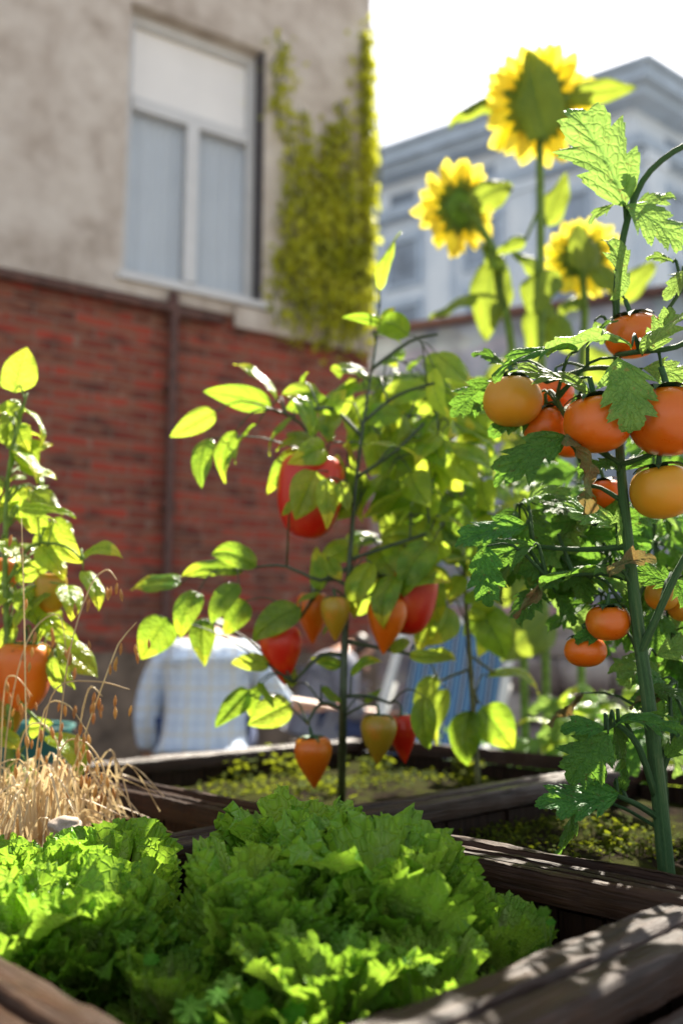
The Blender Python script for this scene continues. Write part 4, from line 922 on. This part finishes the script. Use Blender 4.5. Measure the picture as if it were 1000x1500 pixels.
sunflower('lower sunflower on the left with its head tilted to the left', (768, 1080), [(766, 950), (762, 700), (750, 520), (735, 430), (722, 365)], (672, 305), 70, (-.38, .8, .22),
          [((690, 300), (748, 275), 1.2, -.12), ((722, 380), (712, 500), .8, 0), ((700, 430), (628, 470), .8, 0), ((735, 400), (705, 360), .8, -.05), ((740, 410), (745, 470), .7, .1), ((750, 520), (700, 590), 1.1, .1), ((760, 620), (820, 690), 1.2, .1), ((765, 880), (790, 950), 1.1, 0), ((765, 830), (735, 890), 1., -.1)], d+.1)
sunflower('small sunflower facing away on the right, lowest of the three heads', (850, 1080), [(850, 950), (848, 700), (852, 520), (856, 460)], (852, 378), 62, (.28, .8, .05),
          [((860, 400), (842, 330), .9, -.15), ((870, 390), (905, 440), .9, -.1), ((850, 440), (820, 470), .9, 0), ((900, 440), (955, 385), .8, .2), ((850, 520), (905, 560), 1.1, .1), ((850, 600), (780, 640), 1.2, .1), ((850, 760), (900, 840), 1.2, .2)], d+.2)
# ================================================================== TOMATO PLANT (in focus)
d = 1.25; b = P(978, 1288, d); b.z = .525
tp_ = thing('tomato_plant', 'tall tomato vine in sharp focus with large orange and yellow tomatoes on a thick stem', 'tomato plant', b)
pl = Plant(tp_, M['vine'], .0022)
pl.limb([b, P(966, 1180, d), P(952, 1050, d), P(935, 930, d), P(920, 800, d), P(909, 690, d), P(905, 600, d+.04), P(903, 520, d+.04), P(902, 440, d+.03), P(908, 370, d), P(925, 300, d), P(952, 250, d-.01), (P(1005, 212, d-.02)), P(1060, 205, d)],
        [.0118, .0104, .0096, .0088, .0075, .0066, .006, .0055, .0052, .0050, .0047, .0045, .0043, .004], n=14)
pl.limb([P(935, 960, d), P(958, 910, d-.02), P(990, 840, d-.03), P(1030, 770, d-.03)], [.006, .0052, .005, .004], n=10)
pl.limb([P(900, 470, d+.03), P(960, 470, d+.02), P(1010, 405, d)], [.003, .003, .0028])
pl.limb([P(960, 1170, d), P(935, 1095, d-.02), P(905, 1062, d-.02), P(888, 1068, d-.02)], [.005, .0045, .0035, .0028], n=10)
pl.limb([P(966, 1200, d), P(935, 1180, d-.01), P(900, 1165, d-.02), P(870, 1160, d-.02)], [.0045, .004, .003, .002], n=10)
pl.limb([P(962, 1150, d+.01), P(985, 1090, d+.02), P(1010, 1040, d+.02)], [.004, .0035, .003])
pl.limb([P(908, 680, d), P(850, 640, d+.02), P(822, 600, d+.01), P(815, 580, d)], [.0045, .004, .0035, .003])
pl.limb([P(908, 680, d), P(935, 672, d-.01), P(965, 660, d-.03)], [.0045, .004, .003])
pl.limb([P(912, 735, d), P(880, 715, d+.01), P(862, 712, d+.03)], [.004, .003, .003]); pl.limb([P(920, 800, d), P(860, 805, d+.03), P(780, 800, d+.05), P(700, 785, d+.05)], [.005, .004, .003, .002])
pl.limb([P(926, 850, d), P(880, 840, d+.02), P(800, 845, d+.02)], [.005, .0035, .003]); pl.limb([P(903, 540, d+.04), P(860, 540, d+.02), P(800, 560, d)], [.004, .0035, .003])
pl.limb([P(903, 520, d+.03), P(935, 515, d-.04), P(990, 508, d-.05), P(1040, 480, d-.05)], [.004, .004, .0038, .0035])
C_ = Vector((0, -1, 0)); Up = Vector((0, 0, 1)); Rt = Vector((1, 0, 0))
TL = [('fresh', (915, 302), (831, 158), .88, -.01, C_+Up*.35-Rt*.2, 0, 'large bright leaf standing over the tomatoes'), ('fresh', (912, 300), (1000, 365), 1.0, -.01, C_+Up*.4+Rt*.2, 2, None), ('fresh', (925, 285), (912, 248), 1., 0, C_, 1, None),
      ('fresh', (895, 440), (880, 350), .75, 0, C_+Rt*.9, 3, None), ('fresh', (905, 300), (862, 330), .6, 0, C_+Up, 1, None), ('fresh', (930, 300), (990, 290), .7, .02, C_+Up*.6, 0, None), ('fresh', (985, 385), (945, 380), .8, 0, C_+Up*.6, 1, None), ('fresh', (1005, 400), (970, 440), .7, 0, C_, 1, None),
      ('fresh', (905, 524), (922, 635), 1.0, -.085, C_+Up*.15, 2, 'puckered leaf hanging between the two front tomatoes'),
      ('fresh', (925, 507), (800, 522), .55, -.08, Up+C_*.25, 4, None), ('tomato', (845, 515), (722, 560), .42, -.085, Up+C_*.35-Rt*.2, 1, None),
      ('fresh', (862, 575), (742, 545), .62, -.05, C_+Up*1.2, 0, None), ('tomato', (862, 500), (905, 470), .6, .0, C_+Up, 1, None), ('fresh', (940, 520), (1040, 462), .75, -.09, Up+C_*.45, 1, None),
      ('fresh', (950, 515), (985, 450), .8, -.06, C_+Up*.3, 0, None), ('fresh', (940, 540), (1020, 560), .8, -.02, C_+Up*.3, 2, None), ('tomato', (900, 530), (925, 585), 1., 0, C_+Rt*.4, 1, None), ('fresh', (870, 470), (882, 505), .8, .02, C_, 2, None),
      ('tomato', (828, 640), (722, 712), .78, -.02, C_+Up*.7, 0, 'dark spotted leaf pointing down left'), ('tomato', (825, 650), (770, 650), .7, .02, C_+Up, 1, None), ('dry', (826, 640), (852, 755), .85, -.03, C_+Rt*.5, 0, 'withered leaf with brown curled tip'),
      ('tomato', (905, 690), (845, 700), 1.2, -.01, Up+C_*.7, 3, None), ('tomato', (915, 690), (960, 665), .9, 0, C_+Up, 1, None), ('fresh', (902, 770), (812, 738), .85, .0, C_+Up*.9, 2, None), ('fresh', (905, 740), (905, 800), .9, 0, C_+Rt*.5, 1, None),
      ('tomato', (780, 800), (690, 840), .8, .02, C_+Up*.6, 1, None), ('tomato', (770, 770), (665, 800), .8, .04, C_+Up*.9, 0, None), ('tomato', (712, 800), (716, 890), .85, 0., C_+Up*.2-Rt*.3, 0, 'blue green leaf hanging down beside the red pepper'), ('tomato', (780, 585), (690, 600), .8, .06, C_+Up*.3, 3, None), ('tomato', (790, 600), (715, 640), .7, .06, C_+Up*.3, 1, None),
      ('tomato', (740, 540), (690, 520), .8, .1, C_+Up, 1, None), ('tomato', (720, 560), (660, 610), .8, .1, C_, 0, None),
      ('tomato', (890, 1075), (832, 1148), 1.15, -.04, C_+Up*.5, 0, 'dark green leaf peppered with small brown holes'), ('tomato', (885, 1070), (820, 1072), .8, -.03, C_+Up, 1, None), ('tomato', (895, 1062), (905, 1130), .8, 0, C_+Rt*.5+Up*.3, 3, None), ('tomato', (900, 1062), (1000, 1078), .4, -.03, Up+C_*.3, 4, None), ('tomato', (905, 1060), (985, 1055), .35, -.02, Up+C_*.4, 1, None),
      ('tomato', (905, 1165), (782, 1178), .72, -.03, C_+Up*.8, 2, None), ('tomato', (880, 1150), (862, 1105), .9, -.02, C_+Up*.6, 0, None), ('tomato', (900, 1170), (915, 1125), .6, 0, C_, 1, None), ('tomato', (835, 1185), (802, 1255), .75, .03, C_+Rt*.8, 3, None), ('tomato', (975, 1110), (1005, 1080), 1., 0, C_+Up, 1, None),
      ('dry', (890, 842), (960, 818), .5, -.03, Up+C_*.6, 1, 'brown crisped leaf edge up across the stem'), ('tomato', (985, 855), (925, 830), .9, .01, C_+Up*.2, 2, None), ('tomato', (990, 850), (1010, 900), .9, .01, C_, 1, None), ('dry', (790, 850), (750, 900), .6, .03, C_, 2, None), ('tomato', (915, 845), (790, 862), .45, -.01, Up+C_*.5, 4, None),
      ('tomato', (920, 880), (870, 905), .7, .03, C_+Up, 1, None), ('tomato', (905, 935), (840, 945), .7, .04, C_+Up, 3, None), ('dry', (850, 1015), (800, 1060), .7, .25, C_, 0, None), ('tomato', (950, 1010), (1010, 1030), .9, .04, C_+Up, 1, None), ('dry', (970, 1020), (920, 1035), .9, .06, C_+Up*.4, 0, None), ('fresh', (960, 960), (1010, 935), .9, .05, C_, 1, None)]
for kd, bb, tt, ws, dd, nh, var, lab in TL:
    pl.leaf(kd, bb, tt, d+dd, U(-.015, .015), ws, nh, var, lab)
for px, py, n in ((760, 740, 6), (820, 790, 7), (870, 770, 6), (840, 840, 7), (960, 800, 7), (990, 850, 6), (880, 870, 6), (980, 930, 6), (740, 800, 5), (800, 850, 6), (870, 590, 4), (850, 750, 6), (960, 740, 6), (990, 1000, 4), (780, 790, 6), (900, 820, 6), (970, 880, 5)):
    pl.cluster(['tomato', 'tomato', 'tomato', 'fresh'], px, py, d+U(.10, .25), n, .075, .6, rb=.0025)
for c, x, y, wd, hs, dd, lab in (('orange', 927, 492, 86, .86, .03, 'orange tomato on top, half hidden by a leaf'), ('orange', 875, 620, 100, .97, -.03, 'front orange tomato left of the hanging leaf'), ('orange', 977, 616, 114, 1.02, -.04, 'largest orange red tomato right of the hanging leaf'), ('yellow', 970, 720, 94, .93, -.02, 'yellow tomato low on the right'),
                                ('yellow', 750, 588, 88, .92, .03, 'yellow tomato on the left'), ('orange', 800, 625, 70, .98, .06, None), ('orange', 812, 575, 56, .95, .09, None), ('orange', 885, 724, 62, .8, .12, None), ('orange', 890, 912, 63, .9, .02, None), ('orange', 857, 954, 60, .82, .06, None), ('yellow', 968, 872, 48, 1., .06, None), ('orange', 835, 650, 50, .9, .14, None), ('yellow', 1000, 890, 44, 1., .08, None)):
    o, q = fruit(tp_, 'tomato', c, x, y, d+dd, wd, hs, (U(-.15, .15), U(-.1, .2)), 'tomato', lab); pl.twig(q, .0024, sag=.008, drop=0)
pl.finish()
# second vine further right and behind
d = 1.72; b = P(970, 1160, d); b.z = .525
t2 = thing('tomato_plant', 'blurred tomato vine without visible fruit standing behind the thick tomato stem', 'tomato plant', b)
pl = Plant(t2, M['vine'], .002)
pl.limb([b, P(965, 1060, d), P(960, 960, d), P(962, 850, d), P(955, 700, d), P(965, 560, d)], [.009, .008, .0075, .006, .004, .003])
for px, py, n in ((960, 900, 6), (1000, 950, 6), (940, 800, 6), (1000, 780, 6), (900, 760, 6), (850, 800, 6), (960, 700, 6), (1010, 650, 5), (860, 690, 5), (960, 1040, 5), (800, 700, 5), (1000, 560, 5)):
    pl.cluster(['tomato', 'fresh', 'tomato'], px, py, d+U(-.05, .2), n, .11, .6, rb=.0025)
pl.finish()
# bushy young sunflower-like undergrowth behind the bed: young bean plant with sunlit leaves
d = 2.5; b = P(880, 1100, d); b.z = 0
t3 = thing('bean_plant', 'low bushy plant with sunlit yellow green leaves behind the right bed, some leaves browned', 'plant', b)
pl = Plant(t3, M['stem_pale'], .002)
pl.limb([b, P(880, 1150, d), P(878, 1060, d), P(880, 1010, d)], [.008, .007, .005, .003])
for px, py, n in ((850, 1040, 7), (890, 1030, 7), (870, 1070, 7), (920, 1060, 6), (830, 1080, 5), (960, 1070, 6)):
    pl.cluster(['pale', 'fresh', 'pepper', 'pale'], px, py, d+U(-.1, .1), n, .12, .5, rb=.002)
pl.finish()

# ================================================================== PEOPLE
def skinned(name, verts, edges, radii, root=0, levels=2):
    me = bpy.data.meshes.new(name+'_src'); me.from_pydata([tuple(v) for v in verts], edges, []); o = bpy.data.objects.new(name+'_src', me); COL.objects.link(o)
    o.modifiers.new('Skin', 'SKIN').use_smooth_shade = True
    sv = me.skin_vertices[0].data if me.skin_vertices else None
    for i, r in enumerate(radii): sv[i].radius = r if isinstance(r, tuple) else (r, r)
    sv[root].use_root = True
    ss = o.modifiers.new('Sub', 'SUBSURF'); ss.levels = levels; ss.render_levels = levels
    dg = bpy.context.evaluated_depsgraph_get(); m = bpy.data.meshes.new_from_object(o.evaluated_get(dg)); m.name = name
    bpy.data.objects.remove(o); m.polygons.foreach_set('use_smooth', [True]*len(m.polygons)); return m
M['skin'] = simple('skin', (.50, .27, .18), .5, .08, 20, sss=.2); M['hair'] = simple('dark hair', (.03, .02, .015), .5, .3, 90)
M['jeans'] = simple('blue denim', (.035, .055, .14), .8, .25, 40); M['shoe'] = simple('brown shoe', (.07, .04, .025), .5, .2, 20)
def plaid(name, base, l1, l2):
    k = N(name); s = k.n('ShaderNodeSeparateXYZ', Vector=k.coord())
    def line(sock, per, wd): return k.math('LESS_THAN', k.math('ABSOLUTE', k.math('SUBTRACT', k.math('FRACT', k.math('MULTIPLY', sock, 1/per)), .5)), wd)
    x, z = s.outputs[0], s.outputs[2]
    c = k.mix(k.math('MULTIPLY', line(x, .045, .11), .55), base, l1); c = k.mix(k.math('MULTIPLY', line(z, .045, .11), .55), c, l1)
    c = k.mix(k.math('MULTIPLY', line(k.math('ADD', x, .02), .09, .06), .6), c, l2); c = k.mix(k.math('MULTIPLY', line(k.math('ADD', z, .02), .09, .06), .6), c, l2)
    return k.done(k.bsdf(Base__Color=c, Roughness=.85, Normal=k.bump(k.noise(14, 4, k.coord(), .5, 1.), .8, .03)))
M['plaid'] = plaid('plaid cotton', (.56, .64, .76), (.38, .48, .66), (.66, .60, .46)); M['grey_shirt'] = simple('grey cotton', (.20, .21, .26), .85, .15, 8)
def seated(label, loc, rz, shirtmat, scale=1., right_arm_out=True, lean=.5):
    """local frame: faces +Y, seat at z .46; one continuous skinned body, clothing as children"""
    t = thing('person', label, 'person', loc, rz); W = WM[t.name]
    V = []; E = []; Rr = []
    def a(p, r, par=None):
        V.append(Vector(p)*scale); Rr.append(r*scale if not isinstance(r, tuple) else tuple(q*scale for q in r)); i = len(V)-1
        if par is not None: E.append((par, i))
        return i
    pel = a((0, 0, .54), .13); b1 = a((0, .03*lean, .66), .13, pel); b2 = a((0, .13*lean, .80), .14, b1); b3 = a((0, .24*lean, .90), .125, b2)
    nk = a((0, .40*lean, .975), .06, b3); h0 = a((0, .56*lean, .985), (.075, .085), nk); h1 = a((0, .66*lean, .96), (.085, .10), h0); h2 = a((0, .76*lean, .92), (.06, .07), h1)
    def arm(s, pts, rs):
        sh = a((s*.15, .24*lean, .90), .075, b3); sh2 = a((s*.205, .24*lean, .875), .062, sh); p = sh2; out = [sh, sh2]
        for q, r in zip(pts, rs): p = a(q, r, p); out.append(p)
        return out
    La = arm(-1, [(-.255, .20*lean, .74), (-.262, .17*lean, .62), (-.255, .22*lean+.03, .50), (-.245, .26*lean+.05, .43), (-.242, .28*lean+.06, .385)], [.052, .045, .038, .027, (.036, .018)])
    if right_arm_out: Ra = arm(1, [(.275, .22*lean, .80), (.31, .20*lean, .70), (.38, .24*lean, .69), (.47, .30*lean, .685), (.52, .32*lean, .68)], [.052, .047, .04, .028, (.034, .018)])
    else: Ra = arm(1, [(.255, .24*lean, .75), (.265, .28*lean, .64), (.24, .42*lean+.05, .62), (.20, .6*lean+.1, .62), (.19, .66*lean+.12, .62)], [.052, .045, .038, .027, (.034, .018)])
    for hnd, s in ((La[-1], -1), (Ra[-1], 1)):
        hp_ = V[hnd]/scale; fd = (V[hnd]-V[hnd-1]).normalized(); sd = fd.orthogonal().normalized(); sd = Vector((0, 1, 0)) if abs(fd.y) < .7 else Vector((1, 0, 0))
        for k_ in range(4):
            o_ = sd*(k_-1.5)*.019; L_ = (.068, .078, .074, .058)[k_]
            f1 = a(hp_+o_+fd*.03, .0092, hnd); f2 = a(hp_+o_*1.15+fd*(.03+L_*.5), .0082, f1); f3 = a(hp_+o_*1.15+fd*(.03+L_*.85)+fd.cross(sd)*.018, .0072, f2)
        t1 = a(hp_+sd*.034-fd*.005, .011, hnd); a(hp_+sd*.05+fd*.03, .0085, t1)
    for s in (-1, 1):
        hip = a((s*.09, .04, .52), .095, pel); kn1 = a((s*.13, .26, .54), .08, hip); kn = a((s*.15, .46, .53), .062, kn1); sh = a((s*.15, .48, .36), .055, kn); an = a((s*.15, .46, .12), .038, sh); hl = a((s*.15, .47, .06), .04, an); a((s*.16, .60, .045), (.04, .028), hl)
    body = skinned('body', V, E, Rr, pel); bo = link('body', body, M['skin'], t, W)
    def sub(name, idx, extra, mat, grow, root):
        mp = {i: j for j, i in enumerate(idx)}; vv = [V[i] for i in idx]; ee = [(mp[x], mp[y]) for x, y in E if x in mp and y in mp]
        rr = [tuple(q+grow for q in (Rr[i] if isinstance(Rr[i], tuple) else (Rr[i], Rr[i]))) for i in idx]
        return link(name, skinned(name, vv, ee, rr, mp[root]), mat, t, W)
    keep = (list(V), list(Rr))
    V[pel] = V[pel]+Vector((0, -.03, -.06))*scale; Rr[pel] = .185*scale; Rr[b1] = .172*scale; Rr[b2] = .172*scale; Rr[b3] = .158*scale
    sub('shirt', [pel, b1, b2, b3]+La[:5]+Ra[:5], None, shirtmat, .02, b1)
    V[:], Rr[:] = keep
    legs = list(range(len(V)-14, len(V))); tr = [pel]+[i for i in legs if (i-legs[0]) % 7 < 5]
    sub('trousers', tr, None, M['jeans'], .012, pel)
    for q in (0, 1):
        i0 = legs[0]+7*q+5; vv = [V[i0]-Vector((0, .03, .015))*scale, V[i0]+Vector((0, .05, -.02))*scale, V[i0+1]+Vector((0, 0, -.01))*scale]
        link('shoe', skinned('shoe', vv, [(0, 1), (1, 2)], [.05*scale, .048*scale, (.045*scale, .035*scale)]), M['shoe'], t, W)
    hv = [V[h0]+Vector((0, -.035, .035))*scale, V[h1]+Vector((0, -.01, .045))*scale, V[h2]+Vector((0, 0, .045))*scale]
    link('hair', skinned('hair', hv, [(0, 1), (1, 2)], [.085*scale, .10*scale, .06*scale]), M['hair'], t, W)
    # face: nose, eyes, ears
    fc = V[h1]; fwd = (V[h2]-V[h1]).normalized(); dn = Vector((0, .35, -1)).normalized()
    nm = skinned('nose', [fc+dn*.075*scale, fc+dn*.112*scale], [(0, 1)], [.018*scale, .012*scale]); link('nose', nm, M['skin'], t, W)
    for s in (-1, 1):
        link('ear', skinned('ear', [fc+Vector((s*.085, -.01, 0))*scale, fc+Vector((s*.095, -.015, -.03))*scale], [(0, 1)], [.016*scale, .012*scale]), M['skin'], t, W)
    return t
q = P(300, 1105, 3.95)
S1 = .96
seated('person in a pale blue checked shirt sitting bent forward with the back to the beds', (q.x, q.y, q.z-.47), math.radians(4), M['plaid'], S1)
def bench(label, loc, rz, L, h):
    t = thing('bench', label, 'bench', (loc[0], loc[1], 0), rz); W = WM[t.name]; wm = M['board']
    mb = MB()
    for i in range(3): mb.box((0, (i-1)*.105, h-.02), (L/2, .048, .018))
    link('seat', mb.mesh('seat', False), wm, t, W)
    for x in (-L/2+.08, L/2-.08):
        for y in (-.11, .11):
            mb = MB(); mb.box((x, y, (h-.04)/2), (.028, .028, (h-.042)/2)); link('leg', mb.mesh('leg', False), wm, t, W)
bench('dark wooden bench under the person in the checked shirt', (q.x, q.y+.02, 0), math.radians(4), 1.1, max(.3, q.z-.47+.46*S1-.02))
q2 = P(474, 1075, 5.3)
seated('person in dark grey clothes and jeans, mostly hidden behind the pepper plant', (q2.x, q2.y, q2.z-.47), math.radians(-78), M['grey_shirt'], .95, False, .35)
bench('low wooden bench under the person in grey', (q2.x, q2.y+.02, 0), math.radians(-78), .5, max(.3, q2.z-.47+.46*.95-.02))
# ---------------- deck chair
q = P(640, 1000, 4.1); q.z = 0
dc = thing('deck_chair', 'folding deck chair with white wooden frame and blue striped canvas', 'deck chair', q, math.radians(158)); W = WM[dc.name]
k = N('blue striped canvas'); s = k.n('ShaderNodeSeparateXYZ', Vector=k.coord())
f_ = k.math('FRACT', k.math('MULTIPLY', s.outputs[0], 16.)); 
c = k.mix(k.math('GREATER_THAN', f_, .5), (.012, .04, .11), (.10, .22, .38)); c = k.mix(k.math('LESS_THAN', k.math('ABSOLUTE', k.math('SUBTRACT', f_, .25)), .05), c, (.5, .58, .66))
M['canvas'] = k.done(k.bsdf(Base__Color=c, Roughness=.85))
wh = simple('white painted wood', (.66, .66, .64), .45, .06, 10)
def bar(name, a_, b_, r=.018, mat=wh):
    a_, b_ = Vector(a_), Vector(b_); y = (b_-a_).normalized(); x = Vector((1, 0, 0)); x = (x-y*x.dot(y)); x = x.normalized() if x.length > .1 else Vector((0, 0, 1)); z = x.cross(y)
    mb = MB(); mb.box((0, (b_-a_).length/2, 0), (r, (b_-a_).length/2, r*.65)); link(name, mb.mesh(name, False), mat, dc, W@Matrix.Translation(a_)@Matrix((x, y, z)).transposed().to_4x4())
for s_ in (-.27, .27): bar('rail', (s_, .50, .01), (s_, -.42, 1.02)); bar('leg', (s_*.86, -.40, .01), (s_*.86, .42, .42)); bar('arm', (s_*1.0, -.22, .70), (s_*.86, .30, .36), .014)
bar('crossbar', (-.25, -.42, 1.0), (.25, -.42, 1.0), .014); bar('crossbar', (-.21, .41, .41), (.21, .41, .41), .014); bar('crossbar', (-.25, .46, .05), (.25, .46, .05), .012)
mb = MB(); vs = []; n = 20
for i in range(n+1):
    f = i/n; y = -.42+.83*f; z = 1.0*(1-f)+.42*f-.30*math.sin(math.pi*f)*(1-.2*f)
    for x in (-.22, -.1, 0, .1, .22): vs.append((x, y, z-.02*(1-(x/.22)**2)))
for i in range(n+1): 
    pass
mb.add(vs, [(i*5+j, i*5+j+1, (i+1)*5+j+1, (i+1)*5+j) for i in range(n) for j in range(4)]); link('canvas', mb.mesh('canvas'), M['canvas'], dc, W)
# ---------------- teal bucket behind the dry grass
q = P(22, 1110, 2.35); zt3 = P(22, 1062, 2.35).z
bk = thing('bucket', 'teal green bucket half hidden behind the dry grass at the left edge', 'bucket', (q.x, q.y, 0)); W = WM[bk.name]
mb = MB(); n = 28; prof = [(.105, 0), (.12, zt3*.5), (.135, zt3-.02), (.143, zt3), (.130, zt3-.003), (.11, zt3*.5), (.095, .02)]
mb.add([(r*math.cos(2*math.pi*i/n), r*math.sin(2*math.pi*i/n), z) for r, z in prof for i in range(n)], [(j*n+i, j*n+(i+1) % n, (j+1)*n+(i+1) % n, (j+1)*n+i) for j in range(len(prof)-1) for i in range(n)]+[tuple(range(6*n, 7*n))])
link('body', mb.mesh('bucket_body'), simple('teal plastic', (.03, .14, .13), .4, .1, 5), bk, W)
mb = MB(); mb.tube([(-.14, 0, zt3-.01), (-.12, .1, zt3-.05), (0, .16, zt3-.10), (.12, .1, zt3-.05), (.14, 0, zt3-.01)], .004, 6); link('handle', mb.mesh('handle'), M['rust'], bk, W)

# ================================================================== RENDER
r = sc.render; r.resolution_x = 682; r.resolution_y = 1024
sc.view_settings.view_transform = 'Standard'; sc.view_settings.look = 'None'; sc.view_settings.exposure = 1.86; sc.view_settings.gamma = 1
cy = sc.cycles; cy.use_denoising = True
try: cy.denoiser = 'OPENIMAGEDENOISE'; cy.denoising_input_passes = 'RGB_ALBEDO_NORMAL'
except Exception: pass
cy.max_bounces = 10; cy.diffuse_bounces = 4; cy.transmission_bounces = 6; cy.transparent_max_bounces = 8; cy.sample_clamp_indirect = 8; cy.sample_clamp_direct = 0
cy.caustics_reflective = False; cy.caustics_refractive = False
